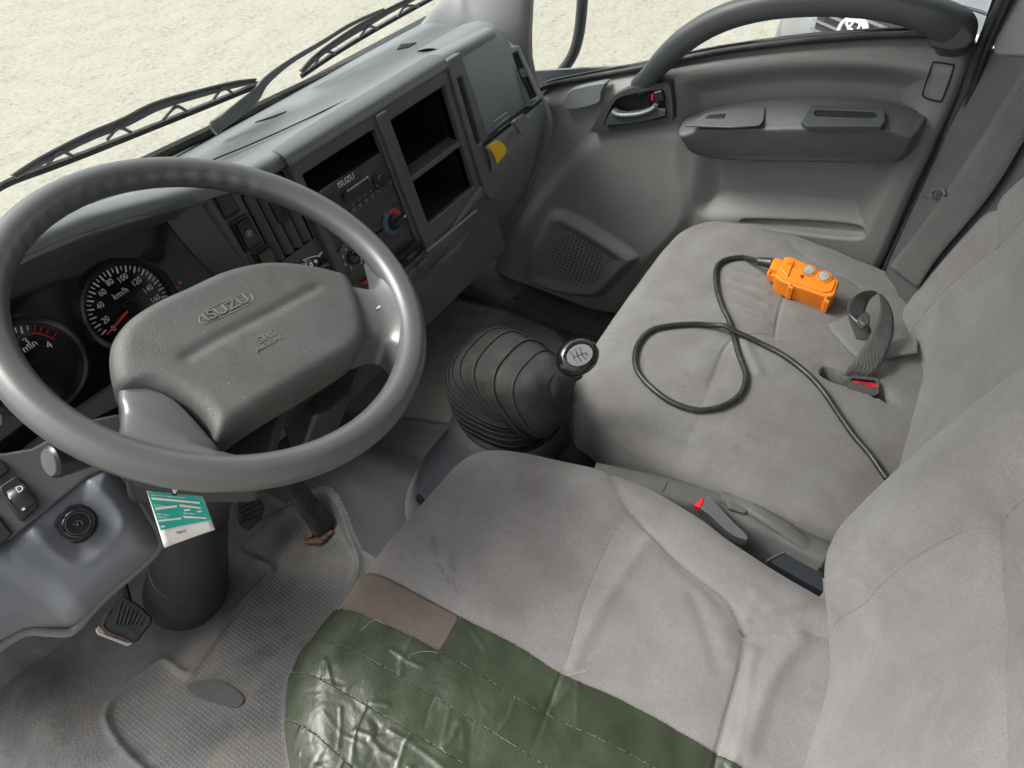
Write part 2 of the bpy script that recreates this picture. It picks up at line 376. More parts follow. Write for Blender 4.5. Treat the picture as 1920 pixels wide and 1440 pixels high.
def floor_mat(name, tread):
    m, N, L, P = new_mat(name)
    tc = N.new('ShaderNodeTexCoord'); co = tc.outputs['Object']
    n1 = N.new('ShaderNodeTexNoise'); n1.inputs['Scale'].default_value = 5; n1.inputs['Detail'].default_value = 8; n1.inputs['Roughness'].default_value = .65; L.new(co, n1.inputs['Vector'])
    cr = N.new('ShaderNodeValToRGB'); e = cr.color_ramp.elements
    e[0].position = .32; e[0].color = (0.040, 0.042, 0.045, 1); e[1].position = .72; e[1].color = (0.19, 0.165, 0.13, 1)
    x = e.new(.48); x.color = (0.085, 0.088, 0.090, 1); x = e.new(.62); x.color = (0.125, 0.124, 0.118, 1)
    L.new(n1.outputs[0], cr.inputs[0]); col = cr.outputs[0]
    P.inputs['Roughness'].default_value = .55
    b = N.new('ShaderNodeBump'); b.inputs['Distance'].default_value = .0015
    if tread:
        s = N.new('ShaderNodeVectorMath'); s.operation = 'SCALE'; s.inputs['Scale'].default_value = 680; L.new(co, s.inputs[0])
        rot = N.new('ShaderNodeVectorRotate'); rot.rotation_type = 'Z_AXIS'; rot.inputs['Angle'].default_value = 0.785; L.new(s.outputs[0], rot.inputs['Vector'])
        sn = N.new('ShaderNodeVectorMath'); sn.operation = 'SINE'; L.new(rot.outputs[0], sn.inputs[0])
        sp = N.new('ShaderNodeSeparateXYZ'); L.new(sn.outputs[0], sp.inputs[0])
        a_ = N.new('ShaderNodeMath'); a_.operation = 'MULTIPLY'; L.new(sp.outputs[0], a_.inputs[0]); L.new(sp.outputs[1], a_.inputs[1])
        r = N.new('ShaderNodeMapRange'); r.inputs[1].default_value = .1; r.inputs[2].default_value = .5; L.new(a_.outputs[0], r.inputs[0])
        mx = N.new('ShaderNodeMix'); mx.data_type = 'RGBA'; mx.blend_type = 'MIX'
        m2 = N.new('ShaderNodeMath'); m2.operation = 'MULTIPLY'; m2.inputs[1].default_value = .55; L.new(r.outputs[0], m2.inputs[0]); L.new(m2.outputs[0], mx.inputs[0])
        L.new(col, mx.inputs[6]); mx.inputs[7].default_value = (0.22, 0.21, 0.185, 1); col = mx.outputs[2]
        L.new(r.outputs[0], b.inputs['Height']); b.inputs['Strength'].default_value = .8
    else:
        t = N.new('ShaderNodeTexNoise'); t.inputs['Scale'].default_value = 330; t.inputs['Detail'].default_value = 2; L.new(co, t.inputs['Vector'])
        L.new(t.outputs[0], b.inputs['Height']); b.inputs['Strength'].default_value = .7
    nd = N.new('ShaderNodeTexNoise'); nd.inputs['Scale'].default_value = 11; nd.inputs['Detail'].default_value = 10; nd.inputs['Roughness'].default_value = .72; L.new(co, nd.inputs['Vector'])
    rd = N.new('ShaderNodeMapRange'); rd.inputs[1].default_value = .50; rd.inputs[2].default_value = .72; rd.inputs[4].default_value = .75; L.new(nd.outputs[0], rd.inputs[0])
    mx = N.new('ShaderNodeMix'); mx.data_type = 'RGBA'; L.new(rd.outputs[0], mx.inputs[0]); L.new(col, mx.inputs[6]); mx.inputs[7].default_value = (0.21, 0.17, 0.12, 1); col = mx.outputs[2]
    ne = N.new('ShaderNodeTexNoise'); ne.inputs['Scale'].default_value = 7.3; ne.inputs['Detail'].default_value = 6; ne.inputs['Distortion'].default_value = .6; L.new(co, ne.inputs['Vector'])
    re_ = N.new('ShaderNodeMapRange'); re_.inputs[1].default_value = .58; re_.inputs[2].default_value = .72; re_.inputs[4].default_value = .7; L.new(ne.outputs[0], re_.inputs[0])
    mx = N.new('ShaderNodeMix'); mx.data_type = 'RGBA'; L.new(re_.outputs[0], mx.inputs[0]); L.new(col, mx.inputs[6]); mx.inputs[7].default_value = (0.028, 0.029, 0.031, 1); col = mx.outputs[2]
    L.new(col, P.inputs['Base Color']); L.new(b.outputs[0], P.inputs['Normal'])
    return m
M_MAT = floor_mat('rubber_mat', False); M_TREAD = floor_mat('rubber_tread', True)
M_VINYL = mat('tunnel_vinyl', (0.034, 0.035, 0.036), 0.72, 'noise', 500, 0.25, 0.15, 7, dust=0.2, dustcol=(0.10, 0.095, 0.09))
def glass_mat():
    m, N, L, P = new_mat('pane_glass'); N.remove(P)
    tr = N.new('ShaderNodeBsdfTransparent'); tr.inputs[0].default_value = (0.95, 0.97, 0.96, 1)
    gl = N.new('ShaderNodeBsdfGlossy'); gl.inputs['Roughness'].default_value = .02
    lw = N.new('ShaderNodeLayerWeight'); lw.inputs[0].default_value = .5; pw = N.new('ShaderNodeMath'); pw.operation = 'POWER'; pw.inputs[1].default_value = 5; L.new(lw.outputs['Facing'], pw.inputs[0]); fr = N.new('ShaderNodeMath'); fr.operation = 'MULTIPLY_ADD'; fr.inputs[1].default_value = .8; fr.inputs[2].default_value = .035; L.new(pw.outputs[0], fr.inputs[0])
    mx = N.new('ShaderNodeMixShader'); L.new(fr.outputs[0], mx.inputs[0]); L.new(tr.outputs[0], mx.inputs[1]); L.new(gl.outputs[0], mx.inputs[2])
    L.new(mx.outputs[0], N['Material Output'].inputs[0]); return m
M_GLASS = glass_mat()
def ground_mat():
    m, N, L, P = new_mat('yard_ground')
    tc = N.new('ShaderNodeTexCoord'); co = tc.outputs['Object']
    mp = N.new('ShaderNodeMapping'); mp.inputs['Rotation'].default_value = (0, 0, .5); mp.inputs['Scale'].default_value = (1, 2.2, 1); L.new(co, mp.inputs[0])
    def noise(s, d, src=co):
        n = N.new('ShaderNodeTexNoise'); n.inputs['Scale'].default_value = s; n.inputs['Detail'].default_value = d; n.inputs['Roughness'].default_value = .7; L.new(src, n.inputs['Vector']); return n.outputs[0]
    cr = N.new('ShaderNodeValToRGB'); e = cr.color_ramp.elements
    e[0].position = .36; e[0].color = (0.17, 0.16, 0.13, 1); e[1].position = .64; e[1].color = (0.38, 0.362, 0.30, 1)
    x = e.new(.47); x.color = (0.30, 0.288, 0.238, 1)
    mx = N.new('ShaderNodeMath'); mx.operation = 'ADD'; m1 = N.new('ShaderNodeMath'); m1.operation = 'MULTIPLY'; m1.inputs[1].default_value = .34
    L.new(noise(3.2, 10, mp.outputs[0]), m1.inputs[0]); m2 = N.new('ShaderNodeMath'); m2.operation = 'MULTIPLY'; m2.inputs[1].default_value = .66
    L.new(noise(26, 12), m2.inputs[0]); L.new(m1.outputs[0], mx.inputs[0]); L.new(m2.outputs[0], mx.inputs[1])
    L.new(mx.outputs[0], cr.inputs[0]); L.new(cr.outputs[0], P.inputs['Base Color'])
    P.inputs['Roughness'].default_value = .9
    b = N.new('ShaderNodeBump'); b.inputs['Strength'].default_value = .6; b.inputs['Distance'].default_value = .01; L.new(noise(60, 6), b.inputs['Height']); L.new(b.outputs[0], P.inputs['Normal'])
    return m
M_GROUND = ground_mat()
M_PAINT = mat('silver_paint', (0.20, 0.21, 0.23), 0.35, var=0.05, metal=.2, coat=.5)
M_LAMP = mat('lamp_lens', (0.7, 0.72, 0.74), 0.1, var=0.1, coat=.5)
#@@BODY
# =================================================================== YARD AND CAB SHELL
def quad(name, pts, mat_, parent=None, **k): return mesh(name, pts, [tuple(range(len(pts)))], mat_, parent, smooth=False, **k)
g = quad('ground', [A(-150, -150, -2.15), A(150, -150, -2.15), A(150, 150, -2.15), A(-150, 150, -2.15)], M_GROUND); tag(g, 'pale dusty concrete yard outside the windows', kind='structure')
# cab shell round the seats: roof, rear wall, lower front wall (real surfaces that shade the inside)
def slab(name, lo, hi, mat_, parent=None, **k):
    lo, hi = A(*lo), A(*hi)
    top = [A(lo[0], lo[1], hi[2]), A(hi[0], lo[1], hi[2]), A(hi[0], hi[1], hi[2]), A(lo[0], hi[1], hi[2])]
    return prism(name, top, A(0, 0, lo[2]-hi[2]), mat_, parent, **k)
o = slab('cab_roof', (-.06, -.62, .30), (1.40, .80, .34), M_LINING); tag(o, kind='structure')
o = slab('cab_rear_wall', (-.06, -.62, -1.24), (1.40, -.58, .30), M_LINING); tag(o, kind='structure')
o = slab('cab_front_wall', (-.30, 1.06, -1.9), (1.40, 1.09, -.60), M_COLUMN); tag(o, kind='structure')

# windshield plane: leans back towards the roof
GP, GN = A(0, .915, -.515), nrm(A(0, -1, -.14))
def ong(q, off=0.0): return on(q, GP-GN*off, GN)
gb = [ong(q) for q in [(120, 380), (280, 300), (560, 165), (745, 85), (840, 22)]]
gl_ = [A(-.06, gb[0][1], -.52), A(1.27, GP[1], -.52)]
ztop = .31; ytop = GP[1]-.14*(ztop+.515)
o = prism('windshield', [A(-.06, GP[1]+.001, -.525), A(1.28, GP[1]+.001, -.525), A(1.28, ytop, ztop), A(-.06, ytop, ztop)], A(0, .005, 0), M_GLASS)
tag(o, 'clear front windshield pane above the dashboard', 'windshield')
# black seal along the foot of the glass
seal = catmull([ong(q, .003)+A(0, -.004, .002) for q in [(255, 312), (400, 243), (560, 166), (700, 103), (752, 82), (800, 52), (838, 24)]], 6)
sl = [A(-.06, seal[0][1], seal[0][2])]+list(seal)
V, F = tube_data(np.array(sl), .0085, 8)
o = mesh('windshield_seal', V, F, M_BLACKR); tag(o, 'black rubber seal along the foot of the windshield', 'window seal')
# A pillar with light trim
ap = thing('windshield_pillar', (1.26, .85, -.5), 'light grey trimmed pillar at the right corner of the windshield', 'pillar')
def yz(q, x): return onx(q, x)
pr = []
for k, (qa, qb) in enumerate([((790, 62), (1000, 180)), ((806, 46), (992, 150)), ((818, 30), (985, 115)), ((838, 10), (984, 70)), ((852, -15), (986, 20)), ((868, -60), (990, -40)), ((885, -160), (1000, -160))]):
    a = on(qa, A(0, .90-.0*k, 0), nrm(A(0, 1, .14))); b = onx(qb, 1.255)
    if k == 0: a = ong(qa, -.01)
    else: a = ong(qa, -.01)
    m1 = (a+b)/2+A(-.012, -.012, 0)
    pr.append(resample(catmull([a+A(0, .02, 0), a, m1, b, b+A(.03, 0.0, 0)], 6), 20))
loft('pillar_trim', pr, M_TRIM, ap, flip=True)
dk = [onx(q, 1.262) for q in [(938, 140), (952, -60), (1000, -60), (982, 105), (976, 140)]]
prism('pillar_seal', [onx(q, 1.262) for q in [(935, 90), (950, -60), (992, -60), (975, 40), (978, 140), (960, 160)]], A(.03, 0, 0), M_BLACKR, ap, bevel=.002)
prism('pillar_reveal', [onx(q, 1.255) for q in [(972, 8), (985, 6), (980, 70), (976, 125), (962, 100)]], A(.02, 0, 0), M_DOORD, ap, bevel=.003)

# =================================================================== DASHBOARD
PF, NF = A(0, .70, -.60), nrm(A(0, -1, .3))
def onf(q, off=0.0): return on(q, PF+NF*off, NF)
def fxz(x, z, off=0.0): return A(x, .70+.3*(z+.60), z)+NF*off
XA = A(1, 0, 0); ZF = nrm(np.cross(NF, XA)); ZF = ZF if ZF[2] > 0 else -ZF
dash = thing('dashboard', (.6, .75, -1.0), 'grey plastic truck dashboard with centre stack, open bins and glove box', 'dashboard')
XS = [-.07, .0, .08, .16, .24, .30, .36, .42, .47, .52, .58, .7, .85, .98, 1.03, 1.10, 1.16, 1.20, 1.235]
ZL = np.interp(XS, [-.07, .08, .2, .3, .38, .45, .52, .6, 1.0, 1.24], [-.43, -.405, -.402, -.415, -.435, -.455, -.474, -.480, -.480, -.49])
YL = np.interp(XS, [-.07, .2, .36, .45, .55, .98, 1.24], [.722, .722, .722, .727, .735, .735, .735])
def glassfoot(x):
    return .905
rows = []
for x, zl, yl in zip(XS, ZL, YL):
    hump = max(0, -.478-zl)*-1
    rows.append(resample(catmull([A(x, .912, -.512), A(x, .88, -.503), A(x, .845, -.497), A(x, .80, -.497+.35*(zl+.480)), A(x, yl+.03, zl-.004), A(x, yl+.008, zl+.0), A(x, yl-.004, zl-.006), A(x, yl-.004, zl-.020)], 6), 44))
# dense along x
rows = np.array(rows); rr = []
xs = np.linspace(-.07, 1.145, 60)
for x in xs:
    j = np.clip(np.searchsorted(XS, x)-1, 0, len(XS)-2); t = (x-XS[j])/(XS[j+1]-XS[j]); rr.append(rows[j]*(1-t)+rows[j+1]*t)
loft('top_panel', rr, M_DASH, dash, flip=False)
# groove that separates the defroster panel, and its edge bead
sm = catmull([onz(q, -.497) for q in [(330, 340), (405, 303), (512, 256), (620, 205), (750, 142), (868, 84)]], 5); sm = np.array([A(p[0], p[1], np.interp(p[0], XS, -.4965+.35*(ZL+.480))+.0022) for p in sm])
tube('panel_gap', sm, .0011, M_BLACK, dash, seg=6)
# defroster outlets
def dashz(x, y):
    j = int(np.clip(np.searchsorted(xs, x), 0, 59)); r_ = np.array(rr[j]); o_ = np.argsort(r_[:, 1]); return np.interp(y, r_[o_, 1], r_[o_, 2])
for k, pts in enumerate([[(478, 230), (538, 213), (518, 222), (494, 228)], [(745, 97), (752, 86), (781, 84), (766, 93)]]):
    P3 = [onz(q, -.500) for q in pts]; P3 = [A(p[0], p[1], dashz(p[0], p[1])+.0015) for p in P3]
    prism('defroster_slot', P3, A(0, 0, -.004), M_VOID, dash)
P3 = [onz(q, -.500) for q in [(470, 243), (520, 222), (538, 213), (500, 219)]]; 
# ---- passenger side lobe
def yzx(q, x): p = onx(q, x); return p[1], p[2]
LX = [1.01, 1.04, 1.09, 1.14, 1.175, 1.20, 1.225, 1.243, 1.25]
prof0 = [(.80, -.500), (.77, -.489), (.745, -.487), (.722, -.495), (.703, -.52), (.685, -.56), (.670, -.60), (.660, -.632)]
prof1 = [(.86, -.56), (.82, -.54), (.775, -.540), (.738, -.556), (.715, -.585), (.700, -.61), (.685, -.63), (.66, -.655)]
lob = []
for x in LX:
    t = float(sstep(1.16, 1.25, x))
    pr_ = [((1-t)*a[0]+t*b[0], (1-t)*a[1]+t*b[1]) for a, b in zip(prof0, prof1)]
    lob.append(catmull([A(x, p[0]+.016, p[1]+.002) for p in pr_], 6))
lob = np.array(lob); lob2 = catmull(lob.reshape(len(LX), -1), 5).reshape(-1, lob.shape[1], 3)
loft('airbag_panel', lob2, M_DASH, dash)
# cheek at the right end, next to the door
ck = [onx(q, 1.25) for q in [(905, 62), (945, 64), (965, 80), (980, 98), (1000, 150), (1015, 168), (1036, 210), (1040, 235), (1034, 262), (1012, 320), (985, 390), (952, 445), (925, 490)]]
ckb = [p+A(-.0, .16 if i > 6 else .10, 0) for i, p in enumerate(ck)]
endp = prism('end_cheek', catmull(ck, 4)[:].tolist()+[A(1.25, .93, -1.1), A(1.25, .93, -.60)], A(-.014, 0, 0), M_DASH, dash, bevel=.006, bseg=4)
# glove box lid below the gap
gx = np.linspace(1.005, 1.238, 12); gl = []
for x in gx:
    e = sstep(1.17, 1.225, x)
    gl.append(catmull([A(x, .705, -.634), A(x, .672+.006*e, -.640), A(x, .660+.010*e, -.655), A(x, .655+.012*e, -.69), A(x, .665+.012*e, -.76), A(x, .69+.01*e, -.84), A(x, .74, -.93), A(x, .80, -1.02)], 6))
loft('glove_box_lid', gl, M_DASH, dash)
prism('lid_gap', [A(1.005, .695, -.6335), A(1.225, .695, -.6335), A(1.225, .6685, -.6335), A(1.005, .6685, -.6335)], A(0, 0, -.006), M_VOID, dash)
for k in range(3):
    a, b = (928+8*k, 238+9*k), (950+4*k, 212+10*k)
    tube('lid_rib', np.array([on((925+4.5*k, 229+8.5*k), A(0, .666+.0*k, -.615), nrm(A(0, 1, .35))), on((951+2.5*k, 211+9*k), A(0, .666, -.615), nrm(A(0, 1, .35)))]), .0016, M_DASH, dash, seg=8)
# ---- driver side: switch and vent panel, left filler
def gpoly(pts): return [onf(q) for q in pts]
body_out = [fxz(.452, -.488, -.004), fxz(1.01, -.492, -.004), fxz(1.01, -.86, -.004), fxz(.475, -.86, -.004), fxz(.463, -.60, -.004)]
bayL = [fxz(.600, -.515, -.004), fxz(.768, -.515, -.004), fxz(.768, -.735, -.004), fxz(.600, -.735, -.004)]
bayR = [fxz(.800, -.518, -.004), fxz(.958, -.518, -.004), fxz(.958, -.700, -.004), fxz(.800, -.700, -.004)]
vq = [onf(q, -.004) for q in [(462, 380), (520, 378), (585, 458), (532, 478)]]
def xz(q): p = onf(q); return p[0], p[2]
vx0, vx1 = .505, .575; vz0, vz1 = -.505, -.600
vL = [fxz(.505, -.502, -.004), fxz(.582, -.502, -.004), fxz(.582, -.604, -.004), fxz(.505, -.604, -.004)]
slotR = [onf(q, -.004) for q in [(840, 136), (849, 130), (894, 243), (884, 249)]]
slotR = [fxz(.9835, -.522, -.004), fxz(1.000, -.522, -.004), fxz(1.000, -.634, -.004), fxz(.9835, -.634, -.004)]
plate('centre_fascia', body_out, [bayL, bayR, vL, slotR], -NF*.012, M_FACE, dash, bevel=.0015)
# raised bezel of the centre stack
bz = [fxz(.588, -.500), fxz(.972, -.500), fxz(.972, -.708), fxz(.905, -.7235), fxz(.80, -.742), fxz(.588, -.752)]
plate('stack_bezel', [p+NF*.010 for p in bz], [[fxz(.602, -.517, .010), fxz(.766, -.517, .010), fxz(.766, -.733, .010), fxz(.602, -.733, .010)], [fxz(.802, -.520, .010), fxz(.956, -.520, .010), fxz(.956, -.698, .010), fxz(.802, -.698, .010)]], -NF*.0135, M_FACE, dash, bevel=.003, bseg=3)
pil = [fxz(.974, -.484, .016), fxz(1.012, -.484, .016), fxz(1.016, -.52, .016), fxz(1.022, -.66, .016), fxz(1.02, -.735, .012), fxz(.985, -.742, .012), fxz(.974, -.72, .014)]
pil = [fxz(x_, z_, .016) for x_, z_ in [(.974, -.486), (1.014, -.486), (1.022, -.56), (1.030, -.66), (1.024, -.735), (.985, -.742), (.974, -.72)]]
plate('stack_pillar', pil, [[fxz(.985, -.520, .016), fxz(1.0015, -.520, .016), fxz(1.0055, -.636, .016), fxz(.987, -.636, .016)]], -NF*.03, M_DASH2, dash, bevel=.003, bseg=3)
prism('pillar_scoop', [fxz(.990, -.640, .0155), fxz(1.008, -.636, .0155), fxz(1.010, -.663, .0155), fxz(.994, -.668, .0155)], -NF*.003, M_DASH, dash, bevel=.001)
# brow above the stack
br = []
for x in np.linspace(.585, .976, 14):
    b_ = fxz(x, -.501, .010)
    br.append(catmull([A(x, .760, -.482), A(x, .742, -.4775), A(x, .727, -.480), A(x, .7215, -.487), b_+A(0, -.002, .004), b_+A(0, .002, -.004)], 5))
loft('stack_brow', br, M_DASH2, dash)
prism('stack_divider', [fxz(.771, -.500, .018), fxz(.797, -.500, .018), fxz(.800, -.748, .018), fxz(.774, -.748, .018)], -NF*.012, M_FACE, dash, bevel=.004, bseg=3)
# open cavities (five-sided boxes)
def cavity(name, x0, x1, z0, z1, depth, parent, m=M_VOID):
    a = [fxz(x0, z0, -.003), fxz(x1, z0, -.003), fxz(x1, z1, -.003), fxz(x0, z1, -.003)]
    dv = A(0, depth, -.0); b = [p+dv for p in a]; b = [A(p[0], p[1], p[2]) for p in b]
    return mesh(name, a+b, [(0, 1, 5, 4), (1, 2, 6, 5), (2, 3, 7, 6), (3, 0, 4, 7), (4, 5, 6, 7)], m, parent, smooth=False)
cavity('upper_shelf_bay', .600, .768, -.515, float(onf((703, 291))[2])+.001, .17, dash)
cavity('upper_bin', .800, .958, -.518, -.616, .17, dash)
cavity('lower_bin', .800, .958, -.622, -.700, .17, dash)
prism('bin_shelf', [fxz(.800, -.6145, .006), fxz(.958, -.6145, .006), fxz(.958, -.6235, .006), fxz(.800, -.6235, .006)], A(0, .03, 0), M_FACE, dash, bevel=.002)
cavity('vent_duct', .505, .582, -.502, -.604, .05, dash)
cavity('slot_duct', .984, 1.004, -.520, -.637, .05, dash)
# vents slats driver side
vent = bpy.data.objects.new('air_vent', None); COL.objects.link(vent); vent.parent = dash; vent.empty_display_size = .02
for k in range(4):
    x = .514+.0185*k
    V, F = prism_data([fxz(x-.0065, -.504, -.006), fxz(x+.0045, -.504, .004), fxz(x+.0045, -.602, .004), fxz(x-.0065, -.602, -.006)], A(.004, .012, 0))
    mesh('vent_slat', V, F, M_FACE, vent, bevel=.0015)
prism('vent_thumb', [fxz(.534, -.525, .007), fxz(.5475, -.525, .009), fxz(.5475, -.556, .009), fxz(.534, -.556, .007)], -NF*.006, M_BLACK, vent, bevel=.001)
for k in range(7):
    prism('thumb_tooth', [fxz(.5475, -.528-.004*k, .009), fxz(.550, -.529-.004*k, .009), fxz(.550, -.531-.004*k, .009), fxz(.5475, -.532-.004*k, .009)], -NF*.004, M_BLACK, vent)
vent2 = bpy.data.objects.new('centre_vent', None); COL.objects.link(vent2); vent2.parent = dash
for k in range(2):
    prism('vent_slat', [fxz(.9875+.006*k, -.522, -.001), fxz(.9895+.006*k, -.522, .003), fxz(.9925+.006*k, -.634, .003), fxz(.9900+.006*k, -.634, -.001)], -NF*.006, M_BLACK, vent2)
for k in range(5):
    prism('thumb_tooth', [fxz(.992, -.572-.006*k, .006), fxz(.996, -.573-.006*k, .006), fxz(.996, -.576-.006*k, .006), fxz(.992, -.576-.006*k, .006)], -NF*.004, M_DOORD, vent2)
# right end vent
vr = [onx(q, 1.243) for q in [(956, 96), (972, 90), (1010, 180), (996, 190)]]
def onv(q, off=0.0): return on(q, A(1.19, .706, -.57)+nrm(A(-.1, -1, .55))*(off+.004), nrm(A(-.1, -1, .55)))
vent3 = bpy.data.objects.new('end_vent', None); COL.objects.link(vent3); vent3.parent = dash
plate('vent_frame', [onv(q, .008) for q in [(948, 92), (974, 84), (1018, 182), (1000, 200)]], [[onv(q, .008) for q in [(957, 103), (972, 95), (1009, 180), (996, 188)]]], A(0, .02, -.008), M_DASH, vent3, bevel=.003)
prism('vent_core', [onv(q, -.002) for q in [(954, 100), (974, 92), (1012, 182), (996, 191)]], A(0, .01, -.01), M_VOID, vent3)
for k in range(3):
    t = k/2.0; a0 = (959+9*t, 103-4*t+0); b0 = (993+11*t, 186-4*t)
    prism('vent_slat', [onv(a0, .004), onv((a0[0]+3, a0[1]-1), .006), onv((b0[0]+3, b0[1]-1), .006), onv(b0, .004)], A(0, .006, -.003), M_BLACK, vent3)
prism('vent_thumb', [onv(q, .008) for q in [(972, 130), (984, 126), (990, 142), (979, 147)]], A(0, .006, -.003), M_BLACK, vent3, bevel=.001)
# ---- lower centre panel with cup drawer
lw = []
for x in np.linspace(.36, 1.02, 16):
    b_ = fxz(x, -.712-.03*(1-sstep(.8, .98, x)), .008)
    lw.append(catmull([fxz(x, -.70-.045*(1-sstep(.8, .98, x)), .004), b_+A(0, -.005, 0), b_+A(0, -.006, -.02), A(x, .655, -.79), A(x, .67, -.86), A(x, .72, -.93)], 6))
loft('lower_panel', lw, M_DASH2, dash)
def onl(q, off=0): return on(q, A(0, .654-off, -.76), nrm(A(0, -1, -.05)))
prism('cup_drawer', [onl(q, .007) for q in [(803, 470), (812, 462), (892, 395), (895, 402), (893, 415), (885, 440), (800, 545), (792, 540), (790, 500)]], A(0, .012, 0), M_DASH2, dash, bevel=.004, bseg=3)
tube('drawer_lip', np.array([onl(q, .0095) for q in [(800, 471), (830, 448), (862, 421), (893, 395)]]), .0028, M_DASH, dash, seg=8)
prism('drawer_blade', [onl(q, .0085) for q in [(812, 500), (830, 476), (860, 450), (880, 435), (876, 446), (858, 470), (835, 490), (806, 502)]], A(0, .003, 0), M_DASH, dash, bevel=.001)
prism('ashtray_recess', [onl(q, .008) for q in [(752, 487), (790, 455), (795, 463), (790, 475), (764, 495), (756, 496)]], A(0, .01, 0), M_VOID, dash)
prism('ashtray_edge', [onl(q, .0095) for q in [(763, 484), (780, 470), (783, 474), (766, 490)]], A(0, .004, 0), M_RUST, dash)
prism('hook', [onl(q, .013) for q in [(787, 495), (793, 493), (794, 505), (785, 512), (783, 503)]], A(0, .008, 0), M_DOORD, dash, bevel=.002)
prism('hazard_button', [onf(q, .016) for q in [(690, 526), (703, 518), (708, 524), (706, 532), (680, 532)]], -NF*.008, M_REDB, dash, bevel=.001)
prism('panel_seam', [onl(q, .0065) for q in [(788, 548), (840, 500), (893, 440), (894, 442), (841, 503), (789, 551)]], A(0, .004, 0), M_VOID, dash)
prism('dash_end_panel', [A(-.075, .50, -.50), A(-.075, .70, -.425), A(-.075, .80, -.44), A(-.075, .915, -.505), A(-.075, .95, -.72), A(-.075, .66, -.70), A(-.075, .56, -.58)], A(-.012, 0, 0), M_DASH2, dash, bevel=.004)
slab('dash_underside', (-.07, .66, -.725), (.11, .94, -.70), M_COLUMN, dash)
# ---- radio
radio = thing('car_radio', onf((660, 350), 0), 'black car stereo with round knob and white maker lettering, in the centre stack', 'radio')
r0 = onf((703, 291)); r1 = onf((738, 363)); rx1 = .766; rz0 = float(r0[2]); rz1 = -.655
prism('radio_face', [fxz(.602, rz0, .004), fxz(.766, rz0, .004), fxz(.766, rz1, .004), fxz(.602, rz1, .004)], -NF*.03, M_RADIO, radio, bevel=.0015)
Rc = [onf(q, .009) for q in [(655, 352), (700, 318), (712, 330), (742, 322)]]
prism('radio_module', [fxz(.640, -.603, .008), fxz(.735, -.603, .008), fxz(.755, -.598, .008), fxz(.762, -.610, .008), fxz(.762, -.637, .008), fxz(.640, -.637, .008)], -NF*.006, M_RADIO, radio, bevel=.002)
prism('radio_display', [onf(q, .010) for q in [(645, 365), (689, 335), (697, 353), (652, 383)]], -NF*.002, M_DISP, radio)
kc = onf((714, 336), .008); lathe('radio_knob', kc, NF, [(.0125, 0), (.0125, .006), (.010, .009), (.004, .0095), (0.001, .0095)], M_BLACK, radio, 24)
lathe('knob_ring', kc, NF, [(.0138, 0), (.0138, .002), (.0128, .0022), (.0126, 0)], M_DOORD, radio, 28)
for k in range(7):
    c = onf((665+11.2*k, 393-8.6*k), .008)
    prism('radio_button', box_pts(c, XA, ZF, .0055, .0030), -NF*.004, M_DOORD, radio, bevel=.001)
prism('radio_button', box_pts(onf((722, 351), .008)+A(-.012, 0, .0), XA, ZF, .004, .004), -NF*.004, M_DOORD, radio, bevel=.001)
text('maker_name', 'ISUZU', onf((649, 339), .0048), XA, NF, .0125, M_WHITE, radio, stretch=1.1)
text('radio_small_print', 'CD MP3/WMA/AAC PLAYER', onf((671, 345), .0098), XA, NF, .0042, M_WHITE, radio)
for i_ in range(5): text('key_number', str(i_+1), onf((662+11.2*i_, 384-8.6*i_), .0092), XA, NF, .0035, M_WHITE, radio)
# ---- climate panel
cl = thing('climate_panel', fxz(.69, -.70), 'black heater control panel with red and blue ringed knob', 'heater controls')
prism('climate_face', [fxz(.602, -.658, .003), fxz(.766, -.658, .003), fxz(.766, -.733, .003), fxz(.602, -.733, .003)], -NF*.02, M_RADIO, cl, bevel=.001)
tc_ = onf((735, 416), .004)
lathe('dial_disc', tc_, NF, [(.0235, 0), (.0235, .003), (.0215, .004), (.0145, .0045), (.001, .0045)], M_FACE, cl, 40)
def arc(name, c, n, ri, ro, a0, a1, h, m, parent, seg=24, up=ZF):
    u = XA; v = np.cross(n, u); V = []
    for k in range(seg+1):
        a = math.radians(a0+(a1-a0)*k/seg)
        d = u*math.cos(a)+v*math.sin(a); V += [c+d*ri+n*h, c+d*ro+n*h, c+d*ro+n*(h-.001), c+d*ri+n*(h-.001)]
    F = []
    for k in range(seg):
        b = k*4
        for e in range(4): F.append((b+e, b+(e+1) % 4, b+4+(e+1) % 4, b+4+e))
    F += [(3, 2, 1, 0), (seg*4, seg*4+1, seg*4+2, seg*4+3)]
    return mesh(name, V, F, m, parent, smooth=False)
arc('warm_arc', tc_, NF, .015, .0215, -30, 95, .0052, M_RED, cl)
arc('cold_arc', tc_, NF, .0165, .0205, 115, 235, .0052, M_BLUE, cl)
lathe('temperature_knob', tc_, NF, [(.0135, .004), (.0125, .010), (.011, .011), (.001, .011)], M_BLACK, cl, 28)
d0 = nrm(XA*math.cos(.25)+ZF*math.sin(.25)); d1 = np.cross(NF, d0)
prism('knob_grip', [tc_+NF*.020+d0*.017+d1*.0028, tc_+NF*.020-d0*.012+d1*.005, tc_+NF*.020-d0*.012-d1*.005, tc_+NF*.020+d0*.017-d1*.0028], -NF*.012, M_BLACK, cl, bevel=.002)
prism('knob_mark', [tc_+NF*.0204+d0*.0165+d1*.0012, tc_+NF*.0204+d0*.012+d1*.0012, tc_+NF*.0204+d0*.012-d1*.0012, tc_+NF*.0204+d0*.0165-d1*.0012], -NF*.001, M_WHITE, cl)
fc = onf((656, 482), .004)
lathe('dial_disc', fc, NF, [(.026, 0), (.026, .003), (.024, .004), (.012, .0045), (.001, .0045)], M_FACE, cl, 40)
lathe('fan_knob', fc, NF, [(.0115, .004), (.0105, .012), (.009, .013), (.001, .013)], M_GLOSS, cl, 28)
